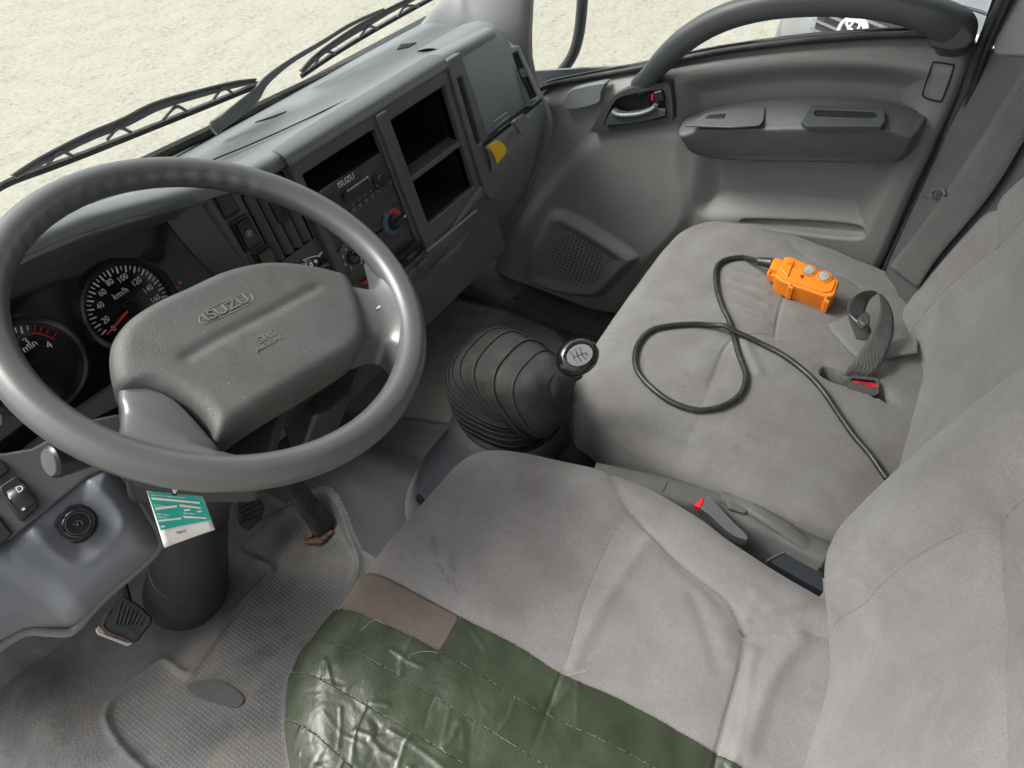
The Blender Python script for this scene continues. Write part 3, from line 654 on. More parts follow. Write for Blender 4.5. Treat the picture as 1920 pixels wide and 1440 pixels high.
arc('airflow_arc', fc, NF, .0215, .0222, -60, 70, .0052, M_WHITE, cl)
for a, s in ((70, 'i'), (105, 'v'), (150, '7'), (190, '5'), (235, '3'), (20, 'w'), (-5, 'm'), (-35, 'u')):
    dd = XA*math.cos(math.radians(a))+ZF*math.sin(math.radians(a))
    text('airflow_symbol', s, fc+dd*.0175+NF*.0049, XA, NF, .008, M_WHITE, cl)
prism('lever_slot', [onf(q, .0035) for q in [(692, 392), (703, 384), (706, 390), (682, 407)]], -NF*.002, M_VOID, cl)
prism('slide_lever', [onf(q, .007) for q in [(684, 412), (702, 398), (705, 404), (688, 418)]], -NF*.004, M_DOORD, cl, bevel=.001)
text('defrost_symbol', '@', onf((708, 398), .0036), XA, NF, .009, M_WHITE, cl)

# ---- instrument cluster
PC, NC = A(0, .745, -.58), nrm(A(0, -1, .35))
def onc(q, off=0.0): return on(q, PC+NC*off, NC)
clu = thing('instrument_cluster', onc((200, 600)), 'black instrument cluster with speedometer and rev counter behind the wheel', 'instrument cluster')
prism('cluster_back', [onc(q, -.012) for q in [(-80, 600), (20, 535), (160, 478), (312, 410), (350, 440), (440, 560), (400, 700), (200, 800), (60, 900), (-80, 960)]], -NC*.01, M_GLOSS, clu)
YC = np.cross(NC, XA)
def dial(name, c, ro, ri=None):
    lathe(name, c, NC, [(ro, -.010), (ro, .002), (ro-.003, .004), (ro-.006, .002), (ro-.008, -.006), (ro-.0085, -.010)], M_BLACK, clu, 64)
cs = onc((250, 574)); R0 = np.mean([np.linalg.norm(onc(q)-cs) for q in [(197, 629), (164, 573.6), (244, 498.6), (318, 556)]])
dial('speedometer_rim', cs-NC*.003, R0+.010)
def ang(q, c): d = onc(q)-c; return math.atan2(np.dot(d, YC), np.dot(d, XA))
a0 = ang((197, 629), cs); a1 = ang((318, 556), cs)
if a0 < 0: a0 += 2*math.pi
if a1 > a0: a1 -= 2*math.pi
for k in range(33):
    a = a0+(a1-a0)*k/32; d = XA*math.cos(a)+YC*math.sin(a); t_ = np.cross(NC, d)
    ln, wd = (.0085, .00095) if k % 2 == 0 else (.0055, .0006)
    c = cs+d*(R0-ln/2)-NC*.0095
    prism('dial_tick', box_pts(c, d, t_, ln/2, wd), -NC*.0004, M_WHITE, clu)
for q, s in [((211, 619), '0'), ((195, 602), '20'), ((184, 573), '40'), ((188, 547), '60'), ((203, 526), '80'), ((229, 518), '100'), ((257, 525), '120'), ((280, 540), '140'), ((295, 560), '160')]:
    text('dial_number', s, cs+(onc(q, -.0095)-cs)*.93-NC*.0007, XA*.98+YC*.05, NC, .0108, M_WHITE, clu, stretch=.86)
text('dial_unit', 'km/h', onc((226, 550), -.0095), XA, NC, .0115, M_WHITE, clu, stretch=.9)
lathe('needle_hub', cs-NC*.010, NC, [(.009, 0), (.009, .006), (.007, .009), (.001, .009)], M_GLOSS, clu, 24)
p1 = onc((201, 628), -.004); p0_ = cs-NC*.003; dd = nrm(p1-p0_); tt = np.cross(NC, dd)
prism('needle', [p0_+dd*.008+tt*.0016, p0_+dd*.008-tt*.0016, p1-tt*.0006, p1+tt*.0006], -NC*.001, M_NEEDLE, clu)
ct = onc((66, 690)); Rt = np.linalg.norm(onc((72, 612))-ct)
dial('tachometer_rim', ct-NC*.003, Rt+.010)
at0 = ang((72, 612), ct)
for q_, big in [((28, 622), 0), ((35, 619), 0), ((46, 618), 1), ((58, 618), 0)]:
    a = ang(q_, ct); d = XA*math.cos(a)+YC*math.sin(a); t_ = np.cross(NC, d)
    ln, wd = (.008, .0009) if big else (.0055, .0006)
    prism('dial_tick', box_pts(ct+d*(Rt-ln/2)-NC*.0095, d, t_, ln/2, wd), -NC*.0004, M_WHITE, clu)
for q_ in [(71, 620), (82, 622), (94, 626), (106, 634)]:
    a = ang(q_, ct); d = XA*math.cos(a)+YC*math.sin(a); t_ = np.cross(NC, d); ln = .0065
    prism('red_tick', box_pts(ct+d*(Rt-ln/2)-NC*.0095, d, t_, ln/2, .0007), -NC*.0004, M_RED, clu)
aA, aB = math.degrees(ang((67, 629), ct)), math.degrees(ang((104, 641), ct))
arc('red_zone', ct-NC*.0105, NC, Rt-.0095, Rt-.0078, aA, aB, .0012, M_RED, clu)
text('dial_number', '3', onc((50, 641), -.0095), XA, NC, .0125, M_WHITE, clu)
text('dial_number', '4', onc((92, 647), -.0095), XA, NC, .0125, M_WHITE, clu)
text('dial_unit', 'x100r/min', onc((32, 664), -.0095), XA, NC, .0115, M_WHITE, clu)
lathe('needle_hub', ct-NC*.010, NC, [(.009, 0), (.009, .006), (.007, .009), (.001, .009)], M_GLOSS, clu, 24)
th = onc((362, 552)); lathe('needle_hub', th-NC*.010, NC, [(.005, 0), (.005, .005), (.004, .006), (.001, .006)], M_GLOSS, clu, 20)
Rh = np.linalg.norm(onc((332, 552))-th)
arc('gauge_arc', th-NC*.0105, NC, Rh-.0005, Rh+.0004, 172, 250, .0012, M_WHITE, clu)
prism('hot_mark', [onc(q, -.0095) for q in [(327, 533), (336, 534), (337, 540), (328, 540)]], -NC*.0005, M_RED, clu)
text('hot_letter', 'H', onc((338, 530), -.0095), XA, NC, .006, M_WHITE, clu)
prism('needle', [onc(q, -.005) for q in [(361, 549), (364, 550), (362, 556), (359, 556)]], -NC*.001, M_NEEDLE, clu)
c3 = onc((-22, 792)); arc('gauge_arc', c3-NC*.0105, NC, .0145, .0155, -60, 80, .0012, M_WHITE, clu)
# hood underside, right cheek and lower shelf round the cluster
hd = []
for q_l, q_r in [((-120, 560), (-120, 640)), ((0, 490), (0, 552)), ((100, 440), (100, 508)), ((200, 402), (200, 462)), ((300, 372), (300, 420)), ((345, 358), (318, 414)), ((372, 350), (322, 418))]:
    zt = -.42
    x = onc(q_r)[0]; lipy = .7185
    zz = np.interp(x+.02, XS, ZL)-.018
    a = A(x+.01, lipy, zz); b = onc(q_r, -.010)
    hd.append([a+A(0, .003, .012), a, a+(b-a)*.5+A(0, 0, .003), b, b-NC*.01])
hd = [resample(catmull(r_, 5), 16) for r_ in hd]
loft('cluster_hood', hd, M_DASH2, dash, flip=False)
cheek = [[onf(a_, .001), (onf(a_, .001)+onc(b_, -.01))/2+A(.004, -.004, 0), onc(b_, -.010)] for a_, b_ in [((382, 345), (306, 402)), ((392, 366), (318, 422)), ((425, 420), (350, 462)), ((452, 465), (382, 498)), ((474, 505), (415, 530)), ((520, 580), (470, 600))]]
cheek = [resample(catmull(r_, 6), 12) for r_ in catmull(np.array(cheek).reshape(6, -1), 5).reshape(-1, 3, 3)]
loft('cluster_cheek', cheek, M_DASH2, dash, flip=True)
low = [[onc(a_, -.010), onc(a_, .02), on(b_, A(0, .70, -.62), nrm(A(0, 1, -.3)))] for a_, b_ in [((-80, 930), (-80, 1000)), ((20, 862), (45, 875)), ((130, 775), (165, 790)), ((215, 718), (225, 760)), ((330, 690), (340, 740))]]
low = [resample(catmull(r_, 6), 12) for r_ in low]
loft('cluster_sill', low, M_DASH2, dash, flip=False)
# switch bank left of the vent
for k, (pts, s) in enumerate([([(398, 362), (425, 358), (452, 392), (421, 404)], ''), ([(438, 418), (460, 406), (489, 455), (466, 468)], 'e'), ([(475, 478), (496, 470), (520, 498), (490, 500)], '')]):
    c = np.mean([onf(q) for q in pts], 0)
    if k == 0: c = onf((420, 376))
    if k == 1: c = onf((463, 437))
    if k == 2: c = onf((502, 492))
    sw = mesh('rocker_switch', *prism_data(box_pts(c+NF*.001, XA, ZF, .0150, .0235), -NF*.006), M_BLACK, dash, bevel=.003)
    V, F = prism_data([c+XA*a+ZF*b+NF*h for a, b, h in [(-.0115, -.019, .002), (.0115, -.019, .002), (.0115, .019, .007), (-.0115, .019, .007)]], -NF*.006)
    mesh('switch_cap', V, F, M_GLOSS, sw, bevel=.0015)
    if s:
        tube('switch_symbol', [c+NF*.0052+XA*.0042*math.cos(a)*(1+.15*math.cos(4*a))+ZF*.0036*math.sin(a) for a in np.linspace(0, 6.283, 16, endpoint=False)], .00035, M_WHITE, sw, seg=4, closed=True)
        text('switch_symbol', '8', c+NF*.0052, XA, NF, .0045, M_WHITE, sw)
# =================================================================== LEFT LOWER PANEL
kp = thing('knee_panel', ony((100, 1050), .47), 'grey lower dashboard cover with round black knob in a dished recess, left of the column', 'panel')
# a lofted cover: rows run from its upper edge to the lower edge, stations from the door side to the column
PK, NK = A(.07, .52, -.56), nrm(A(-.10, -.80, .62))
def onk(q, off=0.0): return on(q, PK+NK*off, NK)
up = [(-120, 1075), (-40, 1028), (20, 990), (70, 962), (140, 905), (185, 872), (215, 872)]
ridge = [(-120, 1130), (-40, 1085), (20, 1065), (90, 1075), (170, 1060), (240, 960), (262, 930)]
mid = [(-120, 1200), (-40, 1140), (25, 1120), (110, 1140), (205, 1105), (285, 1010), (296, 985)]
low_ = [(-120, 1330), (-40, 1255), (10, 1215), (85, 1192), (145, 1192), (245, 1085), (306, 1022)]
K = []
def hk(q):                                                # dish round the knob and overall crown
    X = onk(q); return X
ud = nrm(np.cross(NK, nrm(onk((300, 900))-onk((0, 1000))))); 
W0, W1 = nrm(onk((300, 900))-onk((0, 1060))), None
W1 = np.cross(NK, W0)
kc0 = onk((146, 975))
def k2(P): d = P-kc0; return np.array([d@W0, d@W1])
out_px = catmull([(-130, 1120), (0, 1008), (60, 962), (110, 925), (165, 880), (205, 868), (232, 893), (280, 965), (304, 1010), (304, 1035), (270, 1070), (200, 1130), (150, 1185), (130, 1196), (95, 1195), (60, 1193), (30, 1205), (-20, 1240), (-130, 1330)], 6, True)
OUT = np.array([k2(onk(q)) for q in out_px])
dish_px = catmull([(66, 985), (100, 950), (145, 905), (172, 905), (205, 935), (226, 965), (226, 990), (205, 1020), (170, 1050), (140, 1057), (110, 1040), (80, 1012)], 6, True)
DISH = np.array([k2(onk(q)) for q in dish_px])
bulge_px = [(-60, 1020), (30, 1075), (95, 1110), (150, 1180), (120, 1205), (40, 1190), (-100, 1300)]
BUL = np.array([k2(onk(q)) for q in catmull(bulge_px, 6, True)])
st = .0019
lo = OUT.min(0)-.012; hi = OUT.max(0)+.012
gx_, gy_ = np.meshgrid(np.arange(lo[0], hi[0], st), np.arange(lo[1], hi[1], st)); G = np.stack([gx_.ravel(), gy_.ravel()], 1)
d = sdf(G, OUT); dd_ = sdf(G, DISH)
h = .012*np.minimum(d, .0)*0
R_ = .028
e = np.clip(1-d/R_, 0, 1); h = -R_*.7*e**2.4
h -= .010*sstep(-.003, .024, dd_)
h += .0010*np.exp(-(dd_/.004)**2)
h -= .010*sstep(-.012, .012, sdf(G, BUL))
keep = d > 0; Fg = [f for f in grid_faces(*gx_.shape) if any(keep[list(f)])]
use = np.zeros(len(G), bool); use[np.unique(np.array(Fg))] = True; snap = use & ~keep; G[snap] = nearest(G[snap], OUT); h[snap] = -.030
V3 = kc0+G[:, :1]*W0+G[:, 1:]*W1+h[:, None]*NK
mesh('lower_cover', V3, Fg, M_PED, kp, sharp=0)
tube('cover_lip', kc0+resample(OUT, 200, True)[:, :1]*W0+resample(OUT, 200, True)[:, 1:]*W1-NK*.0215, .0042, M_PED, kp, seg=10, closed=True)
kk = kc0-NK*.019
kk = onk((141, 982), -.012)
lathe('dimmer_collar', kk, NK, [(.0185, 0), (.0185, .004), (.0165, .006), (.016, .0)], M_BLACK, kp, 36)
nk = nrm(NK+A(.10, 0, .10))
lathe('dimmer_knob', kk, nk, [(.0155, 0), (.0150, .010), (.0138, .015), (.0120, .017), (.001, .0172)], M_GLOSS, kp, 36)
kt = kk+nk*.0174
arc('knob_ring_mark', kt, nk, .0098, .0102, 0, 360, .0004, M_DOORD, kp, 36, up=nrm(np.cross(nk, (0, 1, 0))))
text('knob_symbol', 'V)', kt+nk*.0003, A(1, 0, 0), nk, .0075, M_CAP, kp)
# dark side panel with headlamp levelling wheel
ls = thing('side_switch_panel', ony((20, 900), .5), 'dark side panel carrying the headlamp levelling thumbwheel, beside the rim', 'switch panel')
PS_, NS_ = PK-NK*.004, nrm(A(-.05, -.62, .78))
PS_ = onk((120, 935), -.004)
def ons(q, off=0.0): return on(q, PS_+NS_*off, NS_)
prism('panel_face', [ons(q) for q in [(-160, 1080), (-160, 780), (0, 850), (60, 840), (110, 812), (150, 790), (225, 775), (250, 800), (225, 870), (165, 895), (20, 1010)]], -NS_*.01, M_SIDE, ls, bevel=.003)
prism('switch_bezel', [ons(q, .006) for q in [(-2, 912), (28, 892), (36, 895), (73, 945), (70, 952), (41, 977), (36, 975), (0, 925)]], -NS_*.007, M_BLACK, ls, bevel=.002)
prism('wheel_slot', [ons(q, .0066) for q in [(17, 912), (38, 908), (66, 944), (48, 962)]], -NS_*.001, M_VOID, ls)
wc = ons((42, 934), -.002); wa = nrm(ons((60, 925))-ons((25, 945)))
lathe('level_wheel', wc-wa*.007, wa, [(.001, 0), (.013, 0), (.0135, .001), (.0135, .013), (.013, .014), (.001, .014)], M_BLACK, ls, 24)
text('headlamp_symbol', 'D', ons((37, 917), .0125), nrm(ons((60, 905))-ons((30, 920))), NS_, .008, M_WHITE, ls)
for k, (q, s_) in enumerate([((24, 929), .0030), ((30, 935), .0026), ((35, 942), .0022), ((40, 948), .0017), ((43, 953), .0012)]):
    c = ons(q, .0078); a_ = nrm(ons((60, 905))-ons((30, 920))); b_ = np.cross(NS_, a_)
    prism('level_mark', box_pts(c, a_, b_, s_*1.1, .0018), -NS_*.0006, M_WHITE, ls)
prism('blank_switch', [ons(q, .005) for q in [(-60, 1000), (-10, 958), (24, 1000), (-30, 1050)]], -NS_*.006, M_BLACK, ls, bevel=.002)
prism('blank_switch', [ons(q, .006) for q in [(-60, 900), (0, 858), (18, 880), (-6, 900), (-60, 940)]], -NS_*.007, M_BLACK, ls, bevel=.002)

# =================================================================== STEERING COLUMN
CW = A(.311, .534, -.462); _th, _ph = math.radians(23.84), math.radians(-69.23)
NW = A(math.sin(_th)*math.cos(_ph), math.sin(_th)*math.sin(_ph), math.cos(_th))
def onw(q, off=0.0): return on(q, CW+NW*off, NW)
base = onz((348, 1112), -1.21)
col = thing('steering_column', base, 'dark steering column with moulded shroud and ribbed boot standing on the floor', 'steering column')
topc = CW-NW*.055
ax = nrm(base-topc); L_ = np.linalg.norm(base-topc)
def cpt(t): return topc+ax*L_*t
u_, v_, _ = frame(ax, (1, 0, 0))
# boot: cylinder widening to the floor
rows = []
for t, r in [(.50, .040), (.515, .044), (.53, .041), (.545, .045), (.56, .042), (.575, .047), (.59, .045), (.64, .050), (.72, .055), (.80, .060), (.88, .066), (.95, .0715), (.985, .0725), (1.0, .071), (1.01, .066)]:
    c = cpt(t); rows.append([c+(u_*math.cos(a)+v_*math.sin(a))*r for a in np.linspace(0, 2*math.pi, 48, endpoint=False)])
loft('column_boot', rows, M_COLUMN, col, closed=True, caps=True, flip=True)
tube('boot_seam', np.array([cpt(.83)+(u_*math.cos(a)+v_*math.sin(a))*.0625 for a in np.linspace(0, 2*math.pi, 40, endpoint=False)]), .0012, M_COLUMN, col, seg=6, closed=True)
bp = on((305, 1047), cpt(.8)-A(0, .058, 0), A(0, 1, 0)); lathe('boot_plug', cpt(.80)+nrm(bp-cpt(.8))*.057, nrm(bp-cpt(.8)), [(.009, 0), (.009, .006), (.007, .007), (.006, .004), (.001, .004)], M_COLUMN, col, 20)
rows = []
for t, r in [(.0, .060), (.08, .068), (.2, .072), (.32, .066), (.42, .052), (.50, .044), (.53, .040)]:
    c = cpt(t); rows.append([c+(u_*math.cos(a)*r*1.05+v_*math.sin(a)*r) for a in np.linspace(0, 2*math.pi, 40, endpoint=False)])
loft('column_shroud', rows, M_COLUMN, col, closed=True, caps=True, flip=True)
# boxy support behind the shroud, reaching to the dashboard
prism('column_bracket', [onw(q, -.07) for q in [(600, 640), (700, 640), (660, 740), (620, 775), (590, 780), (560, 700)]], -NW*.12, M_COLUMN, col, bevel=.006)
prism('column_side_cover', [onw(q, -.055) for q in [(220, 700), (240, 905), (500, 905), (540, 770), (640, 700), (640, 600), (350, 560)]], -NW*.05, M_COLUMN, col, bevel=.01, bseg=3)
# =================================================================== STEERING WHEEL
whl = thing('steering_wheel', CW, 'grey two spoke steering wheel with airbag pad and glossy worn rim', 'steering wheel')
E1 = nrm(XA-NW*np.dot(XA, NW)); E2 = np.cross(NW, E1)
Rm, seg_t, seg_c = .1985, 240, 22
rows = []
for i in range(seg_t):
    a = 2*math.pi*i/seg_t; d = E1*math.cos(a)+E2*math.sin(a)
    # finger waves on the inner, forward side of the rim
    deg = math.degrees(a) % 360
    wmask = float(sstep(28, 38, deg)*(1-sstep(128, 140, deg)))
    ring_ = []
    for k in range(seg_c):
        b = 2*math.pi*k/seg_c
        inner = max(0, -math.cos(b+.25))
        wav = 0.0014*wmask*(inner**7.0)*math.cos(a*2*math.pi/ math.radians(6.8))
        rr_ = .0158+wav
        ring_.append(CW+d*(Rm+rr_*math.cos(b)*1.04)+NW*(rr_*1.08*math.sin(b)))
    rows.append(ring_)
Rr = np.array(rows).reshape(-1, 3)
mesh('rim', Rr, grid_faces(seg_t, seg_c, True, True), M_WHEEL, whl, sharp=0)
def spoke(pts, off, th):
    P = catmull([onw(q, off) for q in pts], 5, True)
    n = len(P); c = P.mean(0); V = []; lev = [(-.0, .88, 0), (0, .95, -.0015), (0, .99, -.005), (0, 1.0, -.010), (0, 1.0, -th+.008), (0, .98, -th+.003), (0, .93, -th)]
    for _, s, h_ in lev: V += [c+(p-c)*s+NW*h_ for p in P]
    F = []
    for l in range(len(lev)-1):
        for i in range(n): j = (i+1) % n; F.append((l*n+i, l*n+j, (l+1)*n+j, (l+1)*n+i))
    F = [tuple(range(n-1, -1, -1))]+F+[tuple(range((len(lev)-1)*n, len(lev)*n))]
    return V, [tuple(reversed(f)) for f in F]
def spoke_surf(name, rowsq, offs, th=.026):
    """rows of pixel stations from pad to rim: a skin on top, closed underneath"""
    R0_ = [[onw(q, o) for q, o in zip(r, ofr)] for r, ofr in zip(rowsq, offs)]
    n = len(R0_[0]); D = catmull(np.array(R0_).reshape(len(R0_), -1), 6).reshape(-1, n, 3)
    D = np.array([resample(catmull(r, 6), 26) for r in D])
    Bk = D[:, ::-1]-NW*th
    full = np.concatenate([D, Bk], 1)
    return loft(name, full, M_WHEEL, whl, closed=True, sharp=60, subsurf=0)
def wpol(q):
    p = onw(q)-CW; return math.degrees(math.atan2(np.dot(p, E2), np.dot(p, E1)))
def cpol(r, deg, off): a = math.radians(deg); return CW+(E1*math.cos(a)+E2*math.sin(a))*r+NW*off
def spoke_rows(pad_row, mids, qa, qb, far):
    """from the pad edge to the rim centre line between the directions of qa and qb"""
    a, b = wpol(qa), wpol(qb)
    if abs(a-b) > 180: b += 360 if b < a else -360
    rowsA = [[onw(q, o) for q, o in zip(pad_row, (-.024, -.010, -.005, -.010, -.024))]]
    for m_ in mids: rowsA.append([onw(q, o) for q, o in zip(m_, (-.022, -.008, -.003, -.008, -.022))])
    w = b-a
    for r, s0, offs in far:
        A_, B_ = a+w*s0, b-w*s0
        rowsA.append([cpol(r, A_+(B_-A_)*t, o) for t, o in zip((0, .08, .5, .92, 1), offs)])
    return rowsA
def spoke_from(rowsA, th=.026):
    n = 5; D = catmull(np.array(rowsA).reshape(len(rowsA), -1), 8).reshape(-1, n, 3)
    D = np.array([resample(catmull(r, 6), 30) for r in D]); Bk = D[:, ::-1]-NW*th
    return loft('spoke', np.concatenate([D, Bk], 1), M_WHEEL, whl, closed=True, sharp=70)
spoke_from([[cpol(r, a_+(b_-a_)*t, o) for t, o in zip((0, .09, .5, .91, 1), of)] for r, a_, b_, of in ((.130, -19, -63, (-.028, -.014, -.008, -.014, -.028)), (.143, -20.5, -61, (-.024, -.009, -.005, -.009, -.024)), (.155, -24, -57.5, (-.022, -.007, -.003, -.007, -.022)), (.166, -26, -56, (-.021, -.006, -.001, -.006, -.021)), (.177, -24.5, -58, (-.018, -.002, .004, -.002, -.018)), (.188, -19, -64, (-.012, .004, .010, .004, -.012)), (.1985, -11, -73, (-.006, .008, .0150, .008, -.006)))])
spoke_from(spoke_rows([(408, 836), (398, 826), (318, 745), (232, 722), (222, 732)], [[(410, 842), (402, 834), (316, 772), (232, 750), (222, 756)], [(414, 852), (404, 846), (312, 800), (236, 778), (226, 784)]], (500, 880), (150, 815), ((.178, .12, (-.016, -.001, .003, -.001, -.016)), (.188, .05, (-.011, .004, .010, .004, -.011)), (.1985, .0, (-.006, .008, .0145, .008, -.006)))))
prism('paint_scratch', [onw(q, -.0010) for q in [(704, 580), (709, 574), (716, 571), (724, 567), (718, 574), (711, 577)]], -NW*.004, M_CARD, whl)
# airbag pad
pad_px = [(205, 668), (212, 640), (240, 608), (290, 578), (350, 552), (410, 524), (470, 506), (520, 500), (580, 503), (630, 512), (652, 520), (668, 555), (679, 600), (682, 640), (664, 672), (620, 702), (560, 738), (500, 772), (450, 802), (420, 822), (404, 825), (392, 800), (362, 768), (320, 745), (278, 733), (246, 731), (224, 729), (211, 716), (206, 694)]
PAD = np.array([[np.dot(onw(q, -.008)-CW, E1), np.dot(onw(q, -.008)-CW, E2)] for q in pad_px])
PADc = resample(catmull(PAD, 6, True), 220, True)
def pillow(outl, r_edge, hfun, rings=44, power=1.6, side=.03, side_in=.0, smooth=12):
    """star mesh inside outl (2D): returns plan points, heights, faces (heights from true distance to the edge)"""
    n = len(outl); c = outl.mean(0); T = [1-(1-k/rings)**power for k in range(1, rings+1)]
    P = [c]+[c+(p-c)*t for t in T for p in outl]
    P = np.array(P); F = [(0, 1+i, 1+(i+1) % n) for i in range(n)]
    for l in range(rings-1):
        for i in range(n):
            j = (i+1) % n; F.append((1+l*n+i, 1+(l+1)*n+i, 1+(l+1)*n+j, 1+l*n+j))
    d = np.maximum(sdf(P, outl), 0); e = np.clip(1-d/r_edge, 0, 1)
    h = -r_edge*(1-np.sqrt(1-e*e)); d_last = 1+(rings-1)*n
    h[d_last:] = -r_edge
    H = h[1:].reshape(rings, n)
    for _ in range(smooth):
        Hn = H.copy(); Hn[1:-1] = (H[:-2]+H[2:]+2*H[1:-1])/4; H = (Hn+.5*np.roll(Hn, 1, 1)+.5*np.roll(Hn, -1, 1))/2; H[-1] = -r_edge
    h[1:] = H.ravel()
    h = h+hfun(P, d)
    # side skirt
    b = len(P); Pn = outl+(c-outl)*side_in; P = np.vstack([P, Pn]); h = np.r_[h, h[d_last:d_last+n]-side]
    for i in range(n): j = (i+1) % n; F.append((d_last+i, b+i, b+j, d_last+j))
    return P, h, F
def padh(P, d):
    h = .010*(1-(np.abs(P[:, 0])/.14)**2)*1.0
    g0 = np.array([[np.dot(onw(q)-CW, E1), np.dot(onw(q)-CW, E2)] for q in [(350, 678), (420, 640), (500, 600), (590, 548)]])
    dg = seg_dist(P, catmull(g0, 6)); h = h-.0022*np.exp(-(dg/.0065)**2)
    lg = np.array([[np.dot(onw(q)-CW, E1), np.dot(onw(q)-CW, E2)] for q in [(372, 596), (388, 604), (470, 567), (474, 556), (462, 548), (384, 584)]])
    return h
P2, h, F = pillow(PADc, .016, padh, rings=90, power=1.25, side=.030, side_in=.02)
mesh('airbag_pad', CW+P2[:, :1]*E1+P2[:, 1:]*E2+NW*(h+.002)[:, None], F, M_PAD, whl, sharp=0)
tw = nrm(onw((460, 560))-onw((385, 596)))
def padz(q):
    p = onw(q, .006); x = np.dot(p-CW, E1); return .010*(1-(abs(x)/.14)**2)+.0022
M_EMB = mat('pad_emboss', (0.16, 0.165, 0.15), 0.45, var=0.03)
text('embossed_name', 'ISUZU', onw((425, 577), padz((425, 577))), tw, NW, .0155, M_EMB, whl, ext=.0007, stretch=1.25)
bo = catmull([onw(q, padz(q)-.0004) for q in [(376, 594), (374, 602), (382, 607), (400, 602), (440, 584), (466, 570), (474, 560), (468, 550), (455, 551), (420, 566), (390, 581)]], 5, True)
tube('emblem_border', bo, .0007, M_EMB, whl, seg=6, closed=True)
text('embossed_letters', 'SRS', onw((500, 631), padz((500, 631))-.0003), tw, NW, .0105, M_EMB, whl, ext=.0006, stretch=1.5)
text('embossed_letters', 'AIRBAG', onw((507, 643), padz((507, 643))-.0003), tw, NW, .0065, M_EMB, whl, ext=.0006, stretch=1.6)
for q in [(306, 703), (616, 533)]: text('embossed_mark', 'H', onw(q, padz(q)-.0055), tw, NW, .007, M_EMB, whl, ext=.0008)
# ---- stalks
stk = thing('light_stalk', onw((120, 870), -.05), 'black light stalk with round grey tipped end, left of the column', 'stalk')
a_ = onw((92, 867), -.032); b_ = onw((250, 826), -.055)
dd = nrm(b_-a_)
lathe('stalk_knob', a_, dd, [(.001, 0), (.0125, .0), (.0145, .002), (.0148, .006), (.0140, .028), (.0125, .034)], M_BLACK, stk, 32)
lathe('stalk_cap', a_-dd*.0008, dd, [(.001, 0), (.0115, .0), (.0135, .003), (.0135, .004)], M_CAP, stk, 32)
tube('stalk_arm', np.array([a_+dd*.03, b_, b_+dd*.08]), .0115, M_BLACK, stk, seg=16, flat=.8)
text('fog_symbol', '#D', a_+dd*.050+nrm(-ray((145, 862)))*.0118, A(1, 0, 0), nrm(-ray((145, 862))), .007, M_WHITE, stk)
stk = thing('wiper_stalk', onw((600, 500), -.05), 'glossy black wiper stalk with white symbols, behind the pad', 'stalk')
a_ = onw((609, 488), -.045); b_ = onw((540, 522), -.05); dd = nrm(b_-a_)
lathe('stalk_knob', a_, dd, [(.001, 0), (.010, .0), (.012, .002), (.012, .010), (.0128, .011), (.0128, .028), (.012, .030)], M_GLOSS, stk, 32)
tube('stalk_arm', np.array([a_+dd*.028, b_, b_+dd*.10]), .009, M_BLACK, stk, seg=16)
vv = nrm(-ray((590, 495)))
for k, s in enumerate(['o', '0', '8', 'c']): text('stalk_symbol', s, a_+dd*(.013+.0075*k)+vv*.0131+A(0, 0, .004), nrm(dd), vv, .007, M_WHITE, stk)
# ---- service tag on a string
tg = thing('service_tag', onw((335, 970), -.03), 'teal and white inspection tag hanging by a string below the wheel rim', 'tag')
PT, NT = onw((335, 925), -.045), nrm(A(-.15, -.72, .55))
def ont(q, off=0.0): return on(q, PT+NT*off, NT)
def curl(P):      # slight curl of the paper
    d = (P-PT)@nrm(A(1, .1, 0)); return P+NT*(.25*d*d*8)[:, None] if P.ndim > 1 else P
def card(name, qs, off, m, n=10):
    a, b, c, d = [ont(q, off) for q in qs]; R = []
    for i in range(n):
        t = i/(n-1); p, r = a*(1-t)+d*t, b*(1-t)+c*t; R.append([p*(1-s)+r*s for s in np.linspace(0, 1, n)])
    R = np.array(R).reshape(-1, 3); R = R+NT*(10*((R-PT)@nrm(A(1, .1, 0)))**2)[:, None]*.35
    return mesh(name, R, grid_faces(n, n), m, tg, smooth=True, sharp=0)
full_ = [(275, 921), (380, 930), (403, 993), (306, 1025)]
o = card('tag_card', full_, 0, M_CARD); o.modifiers.new('t', 'SOLIDIFY').thickness = .0006
card('tag_print', [(276, 922), (378, 931), (397, 975), (300, 993)], .0012, M_TEAL)
for qs in [[q_[0], q_[1], tuple((np.array(q_[1])*.45+np.array(q_[2])*.55)), tuple((np.array(q_[0])*.45+np.array(q_[3])*.55))] for q_ in [[(283, 932), (374, 941), (376, 948), (286, 940)], [(290, 951), (331, 947), (333, 954), (293, 960)], [(337, 945), (376, 951), (379, 957), (338, 954)], [(295, 974), (339, 970), (341, 976), (297, 981)], [(343, 967), (386, 970), (389, 975), (345, 974)], [(345, 955), (356, 954), (357, 960), (346, 961)], [(369, 958), (378, 957), (380, 962), (371, 963)], [(300, 985), (308, 984), (310, 990), (302, 991)]]]:
    card('tag_field', qs, .0022, M_CARD, 6)
for k, (q, s) in enumerate([((283, 928), 'Name Owner / Registration Number'), ((288, 947), 'Last Service'), ((336, 949), 'Next Service'), ((294, 964), 'Date / Hours'), ((295, 969), 'Inspection'), ((344, 962), 'Approved by')]):
    text('tag_small_print', s, ont(q, .0034+.35*10*float(np.dot(ont(q)-PT, nrm(A(1, .1, 0))))**2), ont((380, 930+0))-ont((275, 921)), NT, .0019, M_CARD, tg, align='LEFT')
text('tag_word', 'Name', ont((340, 997), .003), ont((380, 985))-ont((320, 1000)), NT, .0032, M_BLACK, tg)
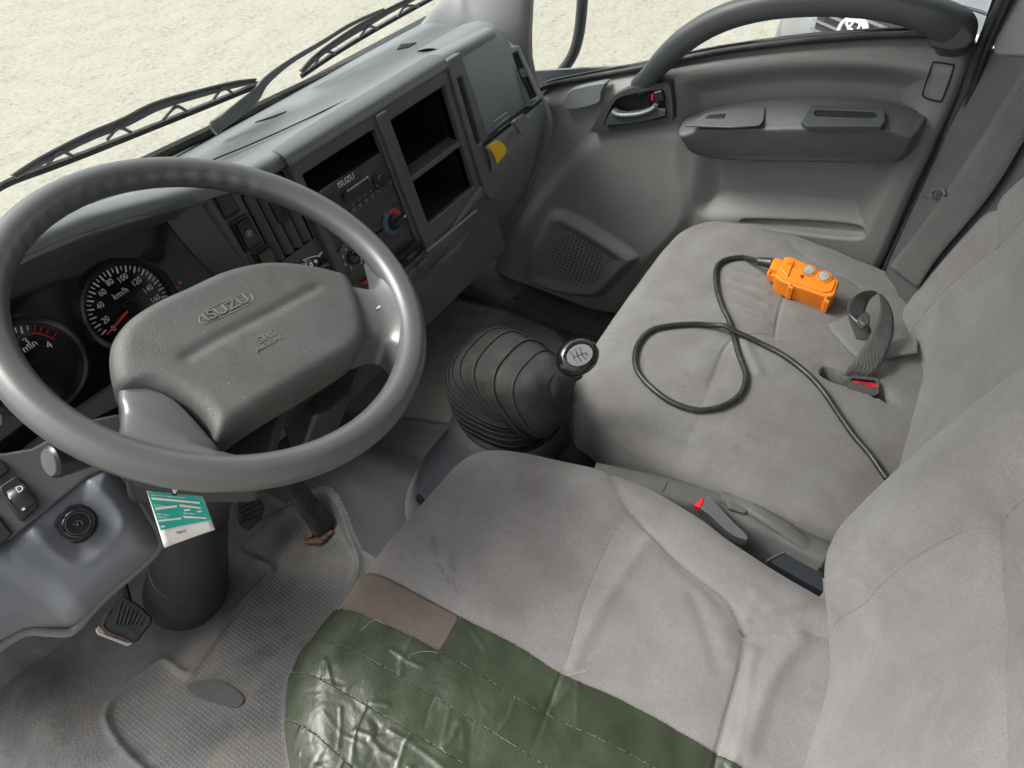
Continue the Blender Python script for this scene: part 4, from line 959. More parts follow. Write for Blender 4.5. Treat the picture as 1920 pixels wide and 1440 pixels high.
lathe('tag_eyelet', ont((327, 925), .001), NT, [(.0022, 0), (.0022, .0012), (.0010, .0012), (.001, 0)], M_BLACK, tg, 14)
for pts in ([(327, 925), (322, 914), (308, 907), (300, 895)], [(327, 925), (329, 912), (325, 900), (318, 888)], [(328, 925), (333, 915), (336, 902)]):
    tube('tag_string', catmull([ont(q, .004) for q in pts], 5), .00055, M_CARD, tg, seg=6)

# =================================================================== FLOOR
ZFL = -1.22
def zfloor(X):
    x, y = X[:, 0], X[:, 1]
    z = np.full(len(X), ZFL)
    # toe board rises at the front
    z += .9*np.clip(y-.95, 0, None)**1.0
    # mound at the left by the door
    c = onz((60, 1330), ZFL)[:2]
    z += .035*np.exp(-(((x-c[0])/.07)**2+((y-c[1])/.10)**2))
    # tunnel between driver and middle footwell
    tl = np.array([onz(q, ZFL)[:2] for q in [(560, 1440), (690, 1090), (745, 985), (800, 880), (770, 800), (640, 850)]])
    t_in = sstep(.41, .54, x)*(1-sstep(.58, .68, x+.0*y))
    z += .045*t_in*sstep(.95, .70, y)
    # raised bead round the driver's mat field
    z += .004*np.exp(-(seg_dist(X, MATL, True)/.006)**2)
    z -= .003*sstep(0, .006, sdf(X, MATL))
    z += .003*np.exp(-(seg_dist(X, MATR, True)/.006)**2)
    return z
mat_px = [(200, 1345), (295, 1243), (318, 1244), (345, 1262), (366, 1252), (445, 1140), (508, 1075), (500, 1058), (450, 1032), (470, 1000), (530, 960), (600, 935), (632, 955), (655, 1010), (672, 1060), (640, 1140), (540, 1290), (540, 1480), (330, 1480)]
MATL = resample(catmull([onz(q, ZFL)[:2] for q in mat_px], 5, True), 160, True)
matr_px = [(560, 700), (680, 590), (760, 545), (900, 570), (1010, 600), (1060, 660), (900, 790), (760, 790), (680, 800)]
MATR = resample(catmull([onz(q, ZFL)[:2] for q in matr_px], 5, True), 120, True)
st = .004
gx_, gy_ = np.meshgrid(np.arange(-.30, 1.36, st), np.arange(-.10, 1.062, st)); G = np.stack([gx_.ravel(), gy_.ravel()], 1)
zz = zfloor(G); V3 = np.c_[G, zz]
fl = mesh('cab_floor', V3, grid_faces(*gx_.shape), [M_MAT, M_TREAD, M_VINYL], None, loc=(.5, .4, ZFL), sharp=0)
inm = (sdf(G, MATL) > .010) | (sdf(G, MATR) > .010)
rgt = (G[:, 0] > .425) & (sdf(G, MATL) < -.012)
idx = [1 if inm[p.vertices[0]] else (2 if rgt[p.vertices[0]] else 0) for p in fl.data.polygons]
fl.data.polygons.foreach_set('material_index', idx)
tag(fl, 'grey rubber floor covering with raised tread field, worn and dusty', kind='structure')
# passenger door sill
sl_ = thing('door_sill', (1.25, .6, ZFL), 'dark plastic sill strip below the passenger door', 'door sill')
S0 = [onz(q, ZFL+.03) for q in [(925, 545), (1140, 618), (1180, 640), (1120, 660), (1000, 600), (905, 560)]]
prism('sill_plate', [A(1.19, .95, ZFL+.025), A(1.19, .20, ZFL+.025), A(1.36, .20, ZFL+.025), A(1.36, .95, ZFL+.025)], A(0, 0, -.03), M_VINYL, sl_, bevel=.006)
tube('sill_bead', np.array([A(1.20, .94, ZFL+.027), A(1.20, .22, ZFL+.027)]), .006, M_VINYL, sl_, seg=10)
for q in [(966, 556), (1117, 597)]: lathe('sill_screw', onz(q, ZFL+.026), A(0, 0, 1), [(.009, 0), (.008, .003), (.001, .0035)], M_COLUMN, sl_, 16)
o = prism('toe_kick_wall', [A(.46, .96, -1.24), A(1.36, .96, -1.24), A(1.36, .90, -.80), A(.46, .90, -.80)], A(0, .02, 0), M_VINYL); tag(o, kind='structure')
fo = prism('floor_plug', catmull([onz(q, ZFL+.0005) for q in [(350, 1288), (366, 1277), (402, 1275), (440, 1291), (457, 1312), (441, 1326), (405, 1318), (365, 1304)]], 4, True), A(0, 0, -.003), M_WORN); tag(fo, 'dark worn oval rubber patch on the tread of the driver floor', 'floor patch')
# ---- pedals
def pedal(name, label, qs, z, n, m, ribs, thick, rib_dir, grp=None, rim=None):
    p0 = onz(qs[0], z); n = nrm(n)
    P = [on(q, p0, n) for q in qs]
    t = thing(name, np.mean(P, 0)-n*.05, label, 'pedal', grp)
    prism('pad', P, -n*thick, m, t, bevel=.004, bseg=3)
    c = np.mean(P, 0)
    return t, P, n, c
t, P, n, c = pedal('accelerator_pedal', 'long ribbed black accelerator pedal hinged at the floor', [(527, 908), (560, 893), (628, 975), (622, 988), (597, 1008), (592, 1006)], -1.12, A(-.15, -.55, .6), M_BLACKR, 6, .014, 0)
a0, a1 = on((538, 905), c, n), on((602, 998), c, n); b0, b1 = on((557, 899), c, n), on((620, 978), c, n)
for k in range(6):
    s = (k+.3)/5.6; p, q = a0*(1-s)+b0*s, a1*(1-s)+b1*s
    tube('tread_rib', np.array([p+n*.001, q+n*.001]), .0020, M_BLACKR, t, seg=6)
tube('hinge_arm', np.array([on((580, 1000), c-n*.01, n), on((592, 1014), c-n*.05, n)]), .008, M_RUST, t, seg=10)
prism('hinge_foot', [onz(q, ZFL+.006) for q in [(565, 1003), (590, 994), (620, 990), (626, 996), (600, 1020), (572, 1018)]], A(0, 0, -.006), M_RUST, t, bevel=.002)
t, P, n, c = pedal('brake_pedal', 'black brake pedal half hidden behind the column', [(440, 945), (478, 918), (498, 950), (492, 972), (468, 995), (452, 985)], -1.10, A(0, -.6, .6), M_BLACKR, 4, .012, 0)
for k in range(4):
    s = (k+.6)/4.6; p, q = on((450, 950+9*k), c, n), on((488, 930+10*k), c, n); tube('tread_rib', np.array([p, q])+n*.001, .0018, M_BLACKR, t, seg=6)
tube('pedal_arm', np.array([on((475, 940), c-n*.01, n), on((470, 880), c-n*.02, n)]), .008, M_COLUMN, t, seg=8)
t, P, n, c = pedal('clutch_pedal', 'worn clutch pedal with rusty bare metal edge, left of the column boot', [(215, 1130), (232, 1117), (262, 1135), (286, 1158), (282, 1172), (256, 1204), (240, 1206), (196, 1190), (190, 1180)], -1.10, A(-.1, -.45, .75), M_BLACKR, 6, .010, 0)
for k in range(7):
    p, q = on((216+7.5*k, 1172-2*k+3*k*.6), c, n), on((228+7.0*k, 1128+5.0*k), c, n); tube('tread_rib', np.array([p, q])+n*.0012, .0017, M_BLACKR, t, seg=6)
prism('bare_edge', [on(q, c-n*.004, n) for q in [(178, 1180), (186, 1172), (200, 1187), (243, 1200), (250, 1207), (238, 1212), (182, 1190)]], -n*.008, M_STEEL, t, bevel=.002)
tube('rusty_edge', catmull([on(q, c+n*.001, n) for q in [(208, 1142), (196, 1158), (193, 1174), (204, 1186), (230, 1196), (248, 1205)]], 4), .0022, M_RUST, t, seg=6)
tube('pedal_arm', np.array([on((240, 1140), c-n*.01, n), on((225, 1080), c-n*.03, n)]), .009, M_COLUMN, t, seg=8)
# =================================================================== GEAR LEVER
gr = thing('gear_lever', A(.66, .42, -.93), 'black gear lever with pleated rubber boot and glossy knob showing the shift pattern', 'gear lever')
ZR = -.93
rl, rr2, rf, rb = onz((838, 765), ZR), onz((1078, 770), ZR), onz((955, 822), ZR), onz((900, 700), ZR)
ringc = onz((955, 762), ZR)
knob_c = onx((1080, 668), .62)
neck = onx((1052, 722), .628)
# boot: discs marching from the base ring, tilting towards the neck
C0 = onz((957, 768), ZR); 
def sphere_px(q, x): return onx(q, x)
path = [(C0, .084, 1.0), (onx((955, 762), .655)+A(0, 0, .0), .084, 1.0)]
Cn = neck
P_ = [C0, C0+A(.0, .008, .035), C0+A(-.004, .014, .075), C0+A(-.004, .000, .092), Cn+A(.004, .030, -.040), Cn+A(.002, .010, -.008)]
N_ = [A(0, 0, 1), A(-.0, .02, 1), A(-.02, -.18, .95), A(-.05, -.5, .80), A(-.08, -.85, .50), A(-.10, -.9, .42)]
R_ = [.086, .089, .087, .079, .062, .020]
Pc, Nc, Rc_ = catmull(P_, 44), catmull(N_, 44), catmull(np.array(R_)[:, None], 44)[:, 0]
rows = []; nn = len(Pc)
for i in range(nn):
    s = i/(nn-1); n = nrm(Nc[i]); u = nrm(np.cross(n, A(1, 0, 0))); v = np.cross(n, u)
    pl = 0.0
    if s < .79:
        ph = 11.0*(s/.79)**1.1; fr_ = ph-math.floor(ph); pl = -.0078*fr_**1.2+.0036*math.exp(-((fr_-.08)/.07)**2)+.0015
    rows.append([Pc[i]+(u*math.cos(a)+v*math.sin(a)*1.0)*(Rc_[i]+pl)*(1+.05*math.cos(4*a)*-1) for a in np.linspace(0, 2*math.pi, 72, endpoint=False)])
rows = np.array(rows)
loft('gear_boot', rows, M_BOOT, gr, closed=True, caps=True, sharp=0, flip=False)
for k in range(12):
    i_ = int(round(.79*((k+.08)/11)**(1/1.1)*(nn-1))); r_ = rows[i_]; c_ = r_.mean(0)
    tube('pleat_lip', c_+(r_-c_)*(1+.0012/np.linalg.norm(r_-c_, axis=1))[:, None], .0019, M_BOOTL, gr, seg=8, closed=True)
rim_ = [C0+A(math.cos(a)*.090, math.sin(a)*.090, -.003) for a in np.linspace(0, 2*math.pi, 60, endpoint=False)]
tube('boot_ring', rim_, .0055, M_BLACKR, gr, seg=10, closed=True)
ka = nrm(knob_c-neck)
lathe('knob_stem', neck-ka*.02, ka, [(.0155, 0), (.0155, .012), (.0150, .045), (.0185, .058), (.022, .068), (.018, .080), (.001, .082)], M_BOOT, gr, 32)
kn = nrm(A(-.42, -.38, .80)); ku = nrm(np.cross(kn, A(.75, -.6, .3))); kv = np.cross(kn, ku)
kc_ = onx((1082, 670), .612)
prof = [(.004, -.024), (.014, -.022), (.0215, -.014), (.0245, -.002), (.0240, .006), (.0205, .012), (.0165, .0145), (.001, .0152)]
V = []
for r, h_ in prof:
    for k in range(40):
        a = 2*math.pi*k/40; V.append(kc_+kn*h_*1.1+(kv*math.cos(a)*1.28+ku*math.sin(a)*1.04)*r)
F = grid_faces(len(prof), 40, False, True)+[tuple(range(39, -1, -1)), tuple(range((len(prof)-1)*40, len(prof)*40))]
mesh('knob', V, F, M_GLOSS, gr, sharp=0)
pc_ = onx((1085, 660), .610); pc_ = kc_+kn*.0168
up_ = nrm(on((1082, 640), pc_, kn)-on((1090, 680), pc_, kn))
el = [pc_+(kv*math.cos(a)*.0185+ku*math.sin(a)*.0140) for a in np.linspace(0, 2*math.pi, 36, endpoint=False)]
prism('shift_plate', np.array(el)+kn*.0012, -kn*.0012, M_SILVER, gr)
ga = nrm(kv+.0*ku); ga = ga if ga[0] < 0 or True else -ga
gx1 = nrm(on((1102, 655), pc_, kn)-on((1066, 668), pc_, kn)); gy1 = np.cross(kn, gx1)
def gp(a, b, h=.0016): return pc_+gx1*a*1.15+gy1*b*1.15+kn*h
for a, b, c_, d_ in [(-.0080, .0, .0080, .0), (-.0080, -.0042, -.0080, .0042), (-.0026, -.0042, -.0026, .0042), (.0028, -.0042, .0028, .0042), (.0080, -.0042, .0080, 0)]:
    p, q = gp(a, b), gp(c_, d_); dd = nrm(q-p); tt = np.cross(kn, dd)*.0005
    prism('shift_gate', [p+tt, p-tt, q-tt, q+tt], -kn*.0003, M_BLACK, gr)
for s, a, b, m in [('R', -.0105, .0062, M_RED), ('2', -.0028, .0065, M_BLACK), ('4', .0034, .0066, M_BLACK), ('1', -.0075, -.0066, M_BLACK), ('3', -.0020, -.0066, M_BLACK), ('5', .0050, -.0066, M_BLACK)]:
    text('gear_number', s, gp(a*.9, b), gx1, kn, .0052, m, gr)
# pedestal below the boot
pd = thing('gear_pedestal', A(.60, .42, ZFL), 'light grey plastic pedestal housing below the gear boot', 'console')
prs = []
for z, rx, ry, cx_, cy_ in [(ZR-.004, .093, .093, 0, 0), (ZR-.018, .100, .100, -.000, 0), (ZR-.04, .104, .104, -.002, 0), (ZR-.065, .106, .108, -.004, 0), (ZR-.10, .112, .122, -.010, -.0), (ZR-.16, .140, .165, -.034, -.01), (ZR-.23, .155, .20, -.048, -.02), (ZR-.285, .165, .225, -.055, -.03)]:
    n_ = 2.6; ring_ = []
    for a in np.linspace(0, 2*math.pi, 64, endpoint=False):
        ca, sa = math.cos(a), math.sin(a)
        ring_.append(A(C0[0]+cx_+rx*math.copysign(abs(ca)**(2/n_), ca), C0[1]+cy_+ry*math.copysign(abs(sa)**(2/n_), sa), z))
    prs.append(ring_)
prs = catmull(np.array(prs).reshape(len(prs), -1), 4).reshape(-1, 64, 3)
loft('housing', prs, M_PED, pd, closed=True, caps=True, flip=True, sharp=60)
hq = onx((787, 938), .50)
lathe('screw_hole', hq, nrm(A(-1, .2, .2)), [(.011, -.003), (.010, .0015), (.006, .001), (.005, -.002), (.001, -.002)], M_COLUMN, pd, 20)
# vinyl skirt and pad between the seats
vn = thing('centre_console', A(.59, .0, -.95), 'grey plastic console strip between the two seats, with raised curved cover', 'console')
TOPL = [(1120, 868), (1180, 880), (1250, 895), (1300, 908), (1360, 922), (1430, 955), (1490, 982), (1560, 1020)]
ct_ = []
for q in TOPL:
    q0 = q; a = onz(q0, -.838); b = onz((q[0]-6, q[1]+10), -.826); c = onz((q[0]-14, q[1]+30), -.828); d_ = onz((q[0]-28, q[1]+52), -.846); e_ = onz((q[0]-50, q[1]+110), -.90)
    ct_.append(resample(catmull([a+A(.01, 0, -.06), a, b, c, d_, e_], 6), 28))
ct_ = catmull(np.array(ct_).reshape(len(ct_), -1), 8).reshape(-1, 28, 3)
loft('console_top', ct_, M_PED2, vn, flip=False, sharp=0)
tube('console_ridge', catmull([onz(q, z_) for q, z_ in [((1352, 932), -.826), ((1395, 945), -.824), ((1440, 972), -.823), ((1480, 998), -.826), ((1520, 1030), -.834), ((1545, 1056), -.842)]], 5), .0075, M_PED2, vn, seg=12, flat=1.6)
tube('console_seam', catmull([onz(q, z_) for q, z_ in [((1253, 898), -.832), ((1250, 908), -.8255), ((1243, 922), -.8265)]], 4), .0008, M_VOID, vn, seg=6)
prism('console_pad', [onz(q, -.8195) for q in [(1360, 936), (1400, 944), (1410, 956), (1398, 962), (1366, 952)]], A(0, 0, -.008), M_PED2, vn, bevel=.003)
prism('tray', [onz(q, -.845) for q in [(1440, 1050), (1465, 1038), (1492, 1033), (1540, 1040), (1545, 1110), (1500, 1085)]], A(0, 0, -.05), M_TRAY, vn, bevel=.002)
tube('tray_rim', catmull([onz(q, -.844) for q in [(1438, 1052), (1465, 1038), (1492, 1032), (1535, 1037)]], 4), .0016, M_PED2, vn, seg=6)
vk = slab('engine_cover', (.535, .10, -1.22), (.72, .34, -.985), M_VINYL, bevel=.03, bseg=5); tag(vk, 'dark vinyl engine cover between the seats ahead of the console', 'engine cover')
bk = thing('seat_buckle', on((1350, 975), A(.56, 0, -.84), A(0, 0, 1)), 'grey seat belt buckle with red button standing beside the driver seat', 'seat belt buckle')
PB, NB = A(.55, 0, -.812), nrm(A(-.2, .1, 1))
def onb(q, off=0): return on(q, PB+NB*off, NB)
prism('buckle_body', catmull([onb(q) for q in [(1318, 940), (1326, 926), (1340, 940), (1372, 975), (1398, 1000), (1400, 1012), (1370, 1000), (1330, 965), (1308, 948)]], 4, True), -NB*.022, M_DOORD, bk, bevel=.004, bseg=3)
prism('release_button', [onb(q, .0015) for q in [(1300, 946), (1321, 930), (1318, 944), (1312, 952)]], -NB*.015, M_REDB, bk, bevel=.0015)

# =================================================================== SEATS
def px_loop(pxs, z, extra=None):
    P = [onz(q, z)[:2] for q in pxs]
    if extra: P += [np.array(e) for e in extra]
    return resample(catmull(P, 6, True), 260, True)
ZS = -.80
drv_px = [(600, 1600), (556, 1450), (541, 1370), (539, 1300), (551, 1238), (590, 1180), (640, 1113), (700, 1030), (760, 960), (815, 898), (850, 860), (890, 836), (945, 830), (1040, 848), (1145, 872), (1230, 908), (1310, 954), (1400, 1018), (1500, 1080)]
DRV = px_loop(drv_px, ZS-.012, [(.535, -.20), (.50, -.26), (.12, -.26), (.06, -.20)])
def poly_z(pxs, z, n=6): return catmull([onz(q, z)[:2] for q in pxs], n)
sA = poly_z([(1135, 850), (1145, 869), (1160, 915), (1179, 952), (1228, 1008), (1301, 1072), (1361, 1119), (1385, 1155), (1399, 1183)], ZS)
sB = poly_z([(1179, 952), (1145, 1010), (1100, 1110), (1060, 1240), (1000, 1400)], ZS)
sC = poly_z([(1399, 1183), (1397, 1220), (1380, 1290), (1350, 1400), (1330, 1500)], ZS)
sD = poly_z([(1399, 1183), (1450, 1181), (1500, 1185), (1540, 1192)], ZS)
wr = [([(1215, 1010), (1160, 1090), (1110, 1170), (1075, 1245)], .005, .011, 0), ([(1400, 1180), (1400, 1150), (1420, 1110)], .004, .008, 0),
      ([(1412, 1215), (1402, 1300), (1375, 1440)], .004, .007, 0), ([(1500, 1195), (1440, 1280), (1400, 1400)], .008, .014, 0), ([(1440, 1140), (1480, 1135), (1520, 1125)], .003, .007, 0), ([(1440, 1160), (1500, 1150)], -.003, .006, 0), ([(1355, 1130), (1300, 1080), (1250, 1035)], -.004, .010, 0), ([(1300, 1120), (1330, 1190), (1350, 1250)], -.004, .012, 0)]
wrd = [(poly_z(p, ZS), a, s) for p, a, s, _ in wr]
def drv_h(P, d):
    h = .004*sstep(.0, .12, d)
    h += .012*sstep(.50, .40, P[:, 0])*0
    # seat pan hollow towards the middle, bolster to the right
    h += -.011*np.exp(-(((P[:, 0]-.27)/.15)**2+((P[:, 1]+.06)/.16)**2))
    for s, dep, wd in ((sA, .0035, .0028), (sB, .0012, .002), (sC, .0035, .0028), (sD, .0025, .0025)):
        ds = seg_dist(P, s); h -= dep*np.exp(-(ds/wd)**2); h -= dep*.9*np.exp(-(ds/.016)**2)
    for p, a, s in wrd: h += a*.62*np.exp(-(seg_dist(P, p)/(s*.8))**2)
    h += .0012*np.sin(P[:, 0]*55+P[:, 1]*30)*np.sin(P[:, 1]*47-P[:, 0]*21)
    return h
RE = .045
def surf_fn(outl, r_edge, hf, z0):
    def S(P):
        P = np.asarray(P, float).reshape(-1, 2); d = sdf(P, outl)
        e = np.clip(1-np.maximum(d, 0)/r_edge, 0, 1); h = -r_edge*(1-np.sqrt(1-e*e))+hf(P, np.maximum(d, 0))
        out = np.c_[P, z0+h]
        neg = d < 0
        if neg.any():
            for i in np.where(neg)[0]:
                j = np.argmin(((outl-P[i])**2).sum(1)); out[i, :2] = outl[j]; out[i, 2] = z0-r_edge+d[i]*1.6
        return out
    return S
ds_ = thing('driver_seat', A(.30, .0, -1.2), 'pale grey velour driver seat, cushion edge patched with green tape', 'seat')
P2, h, F = pillow(DRV, RE, drv_h, rings=150, power=1.35, side=.12, side_in=-.0)
mesh('cushion', np.c_[P2, ZS+h], F, M_SEAT, ds_, sharp=0)
S_d = surf_fn(DRV, RE, drv_h, ZS)
slab('seat_base', (.12, -.20, -1.215), (.50, .22, -.93), M_COLUMN, ds_)
# stitch line
def stitches(name, line, S, m, parent, step=.006, ln=.0035, rad=.00045, lift=.0004):
    L = resample(line, int(np.linalg.norm(np.diff(line, axis=0), axis=1).sum()/step)+1); mb = MB()
    for a, b in zip(L[:-1], L[1:]):
        p = S([a, a+(b-a)*ln/step]); V, F = tube_data(p+A(0, 0, lift), rad, 4); mb.add(V, F)
    o = mb.build(name, m, parent); o['kind'] = 'stuff'; return o
stitches('stitching', sB[:26], S_d, M_SEAMD, ds_)
for nm, ln in (('seam_piping', sA), ('seam_piping', sC), ('seam_piping', sD)):
    tube(nm, S_d(resample(ln, 40))+A(0, 0, .0002), .0008, M_SEATB, ds_, seg=6)
# glued residue patch and tape strips
L0 = [(865, 1165), (960, 1213), (1060, 1272), (1150, 1308), (1260, 1365), (1390, 1440), (1450, 1480)]
L1 = [(608, 1124), (640, 1141), (690, 1163), (760, 1196), (825, 1228), (913, 1280), (1000, 1333), (1140, 1397), (1300, 1480)]
L2 = [(566, 1190), (590, 1203), (647, 1220), (760, 1280), (887, 1357), (1000, 1427), (1080, 1480)]
L3 = [(538, 1246), (557, 1257), (600, 1277), (713, 1343), (867, 1437), (960, 1500)]
L4 = [(520, 1330), (557, 1350), (600, 1385), (665, 1445), (740, 1520)]
L5 = [(520, 1420), (556, 1450), (600, 1500), (650, 1560)]
def strip(name, la, lb, lift, m, nu=90, nv=30, over=.0, wr_amp=.0012, sd=0, label=None):
    ZC = ZS-.006
    a = resample(catmull([onz(q, ZC)[:2] for q in la], 6), nu); b = resample(catmull([onz(q, ZC)[:2] for q in lb], 6), nu)
    P = np.concatenate([[a[i]*(1-t)+b[i]*t for i in range(nu)] for t in np.linspace(0, 1+over, nv)]).reshape(-1, 2)
    S = S_d(P); r_ = np.random.RandomState(sd)
    wv = np.zeros(len(P))
    for _ in range(24):
        c = P[r_.randint(len(P))]; th = r_.uniform(-1.1, 1.1)+(1.0 if r_.rand() < .7 else -.6); dx, dy = math.cos(th), math.sin(th); L = r_.uniform(.008, .045)
        ds2 = seg_dist(P, np.array([c-A(dx, dy)*L, c+A(dy, -dx)*L*r_.uniform(-.25, .25), c+A(dx, dy)*L])); wv += r_.uniform(-.5, 1.0)*wr_amp*.55*np.exp(-(ds2/r_.uniform(.0014, .0036))**2)
    S[:, 2] += lift+wv+wr_amp*.3*np.sin(P[:, 0]*90+sd)*np.sin(P[:, 1]*120)
    # push out sideways where it wraps over the edge
    c = DRV.mean(0); d = sdf(P, DRV); k = np.clip(1-d/.03, 0, 1)[:, None]; dirn = (P-c)/np.linalg.norm(P-c, axis=1)[:, None]; S[:, :2] += dirn*k*(lift+.0015)
    o = mesh(name, S, grid_faces(nv, nu), m, ds_, sharp=0); s_ = o.modifiers.new('t', 'SOLIDIFY'); s_.thickness = .0006; s_.offset = 0
    return o, S
def frayed(S_row, n=80, amp=.0016, sd=3, name='frayed_edge', rad=.0004):
    amp *= .6; rad *= .5
    r_ = np.random.RandomState(sd); L = resample(S_row, n*4); L = L+r_.uniform(-amp*.4, amp*.4, L.shape)
    V, F = tube_data(L, rad*1.2, 5); mb = MB().add(V, F)
    for i in range(n//3):
        p = L[r_.randint(len(L))]; q = p+A(r_.uniform(-1, 1), r_.uniform(-1, 1), r_.uniform(-.2, .3))*amp*1.3
        V, F = tube_data(np.array([p, (p+q)/2+A(0, 0, amp*.3), q]), rad*.6, 4); mb.add(V, F)
    o = mb.build(name, M_THREAD, ds_); o['kind'] = 'stuff'
strip('glue_residue', [(672, 1072), (700, 1076), (780, 1118), (862, 1163)], [(632, 1136), (690, 1163), (760, 1196), (828, 1228)], .0012, M_RESID, 60, 14, 0, .0003, 5)
o, S1 = strip('tape_strip', L0, [(826, 1226), (913, 1280), (1000, 1333), (1140, 1397), (1300, 1480)], .0022, M_TAPE, 240, 34, .12, .0011, 11)
frayed(S1[:240], 90, .0016, 4)
o, S1 = strip('tape_strip', L1, L2, .0034, M_TAPE, 260, 30, .12, .0016, 12); frayed(S1[:260], 90, .0018, 5)
o, S1 = strip('tape_strip', L2, L3, .0046, M_TAPE, 260, 30, .12, .0020, 13); frayed(S1[:260], 80, .0016, 6)
o, S1 = strip('tape_strip', L3, L4, .0058, M_TAPE, 240, 34, .12, .0022, 14); frayed(S1[:240], 60, .0016, 7)
o, S1 = strip('tape_strip', L4, L5, .0070, M_TAPE, 160, 30, .3, .0020, 15); frayed(S1[:160], 30, .0016, 8)
def loose(pts, lift=.010, r=.0005):
    r *= .5
    P = S_d([onz(q, ZS)[:2] for q in pts]); P[:, 2] += np.linspace(.004, lift, len(P)); tube('loose_thread', catmull(P, 6), r, M_THREAD, ds_, seg=5)
loose([(822, 1228), (795, 1228), (772, 1236), (770, 1245)], .012); loose([(720, 1172), (702, 1168), (683, 1184), (679, 1190)], .010)
loose([(1063, 1268), (1085, 1264), (1098, 1262)], .006, .0007)
# dark scuffs on the front of the cushion (flat stains)
def stain(pts, wd):
    L = catmull([onz(q, ZS)[:2] for q in pts], 5); n = len(L); T = np.gradient(L, axis=0); T /= np.linalg.norm(T, axis=1)[:, None]; Nn = np.stack([-T[:, 1], T[:, 0]], 1)
    w_ = wd*np.sin(np.linspace(0.15, math.pi-.15, n))[:, None]; A_ = S_d(L-Nn*w_); B_ = S_d(L+Nn*w_); A_[:, 2] += .0006; B_[:, 2] += .0006
    return loft('scuff_mark', [A_, B_], M_STAIN, ds_)
def stain_mat():
    m, N, L, P = new_mat('scuff'); P.inputs['Base Color'].default_value = (.15, .13, .12, 1); P.inputs['Roughness'].default_value = .95
    tc = N.new('ShaderNodeTexCoord'); n = N.new('ShaderNodeTexNoise'); n.inputs['Scale'].default_value = 260; n.inputs['Detail'].default_value = 5; L.new(tc.outputs['Object'], n.inputs['Vector'])
    r = N.new('ShaderNodeMapRange'); r.inputs[1].default_value = .42; r.inputs[2].default_value = .70; r.inputs[4].default_value = .36; L.new(n.outputs[0], r.inputs[0]); L.new(r.outputs[0], P.inputs['Alpha']); return m
M_STAIN = stain_mat()
for pts, wd in [([(700, 1078), (735, 1090), (775, 1112), (820, 1134)], .0035), ([(812, 1003), (815, 1030), (818, 1050)], .005), ([(845, 1040), (850, 1060), (853, 1085)], .004), ([(748, 1040), (760, 1055)], .002), ([(768, 1030), (778, 1046)], .002), ([(820, 1060), (835, 1080), (850, 1100), (862, 1120)], .004), ([(690, 1085), (705, 1090)], .003)]: stain(pts, wd)

# driver backrest ------------------------------------------------------
def back(name_parent, x0, x1, ptilt, y0, hgt, hf, m, redge, corner, rings=120, zb=-.84, th=.14):
    up = nrm(A(0, -ptilt, 1)); fw = nrm(np.cross(A(1, 0, 0), up)); fw = fw if fw[1] > 0 else -fw
    o0 = A(0, y0, -.80)
    outl = resample(catmull([np.array(p) for p in corner], 6, True), 260, True)
    P, h, F = pillow(outl, redge, hf, rings=rings, power=1.35, side=th)
    return (o0+P[:, :1]*XA+P[:, 1:]*up+h[:, None]*fw), F, (o0, up, fw, outl)
def back2px(pxs, o0, up, fw, off=0): 
    out = []
    for q in pxs:
        p = on(q, o0+fw*off, fw); out.append([p[0], np.dot(p-o0, up)])
    return np.array(out)
def bproj(pxs, o0, up, fw, base, n=6):
    out = []
    for q in pxs:
        off = 0.0
        for _ in range(25):
            p = on(q, o0+fw*off, fw); P = np.array([[p[0], np.dot(p-o0, up)]]); off = .6*off+.4*float(base(P)[0])
        out.append(P[0])
    return catmull(np.array(out), n)
def base1(P): return .006+.062*sstep(.40, .54, P[:, 0])*sstep(-.04, .08, P[:, 1])+.012*sstep(.44, .50, P[:, 0])
def base2(P): return .005+.060*sstep(.98, 1.15, P[:, 0])
up1 = nrm(A(0, -.20, 1)); fw1 = nrm(A(0, 1, .20)); o1 = A(0, -.170, -.80)
bE = bproj([(1538, 1215), (1544, 1192), (1591, 1136), (1655, 1072), (1741, 1012), (1839, 967)], o1, up1, fw1, base1)
bF = bproj([(1839, 967), (1862, 1033), (1869, 1119), (1872, 1250), (1875, 1435), (1876, 1600)], o1, up1, fw1, base1)
bG = bproj([(1839, 967), (1880, 945), (1920, 915), (2000, 860)], o1, up1, fw1, base1)
def bh(P, d):
    h = .006*sstep(0, .1, d); 
    h += .062*sstep(.40, .54, P[:, 0])*sstep(-.04, .08, P[:, 1])+.012*sstep(.44, .50, P[:, 0])
    for s in (bE, bF, bG):
        q = seg_dist(P, s); h -= .0036*np.exp(-(q/.0030)**2)+.004*np.exp(-(q/.016)**2)
    return h
def bodyback(parent, corner, o0, up, fw, hf, m, redge, name='backrest', th=.12, rings=120):
    outl = resample(catmull([np.array(p) for p in corner], 6, True), 260, True)
    P, h, F = pillow(outl, redge, hf, rings=rings, power=1.35, side=th)
    F = [tuple(reversed(f)) for f in F]
    mesh(name, o0+P[:, :1]*XA+P[:, 1:]*up+h[:, None]*fw, F, m, parent, sharp=0)
    return outl
def back_surf(outl, redge, hf, o0, up, fw, P):
    d = np.maximum(sdf(P, outl), 0); e = np.clip(1-d/redge, 0, 1); h = -redge*(1-np.sqrt(1-e*e))+hf(P, d); return o0+P[:, :1]*XA+P[:, 1:]*up+(h+.0002)[:, None]*fw
c1 = [(.13, -.10), (.49, -.10), (.555, -.05), (.595, .05), (.622, .16), (.63, .28), (.62, .40), (.58, .50), (.46, .56), (.2, .56), (.09, .48), (.06, .25), (.07, .0)]
oo1 = bodyback(ds_, c1, o1, up1, fw1, bh, M_SEATB, .040)
for s in (bE, bF, bG):
    tube('seam_piping', back_surf(oo1, .040, bh, o1, up1, fw1, resample(s, 40)), .0007, M_SEAT, ds_, seg=6)

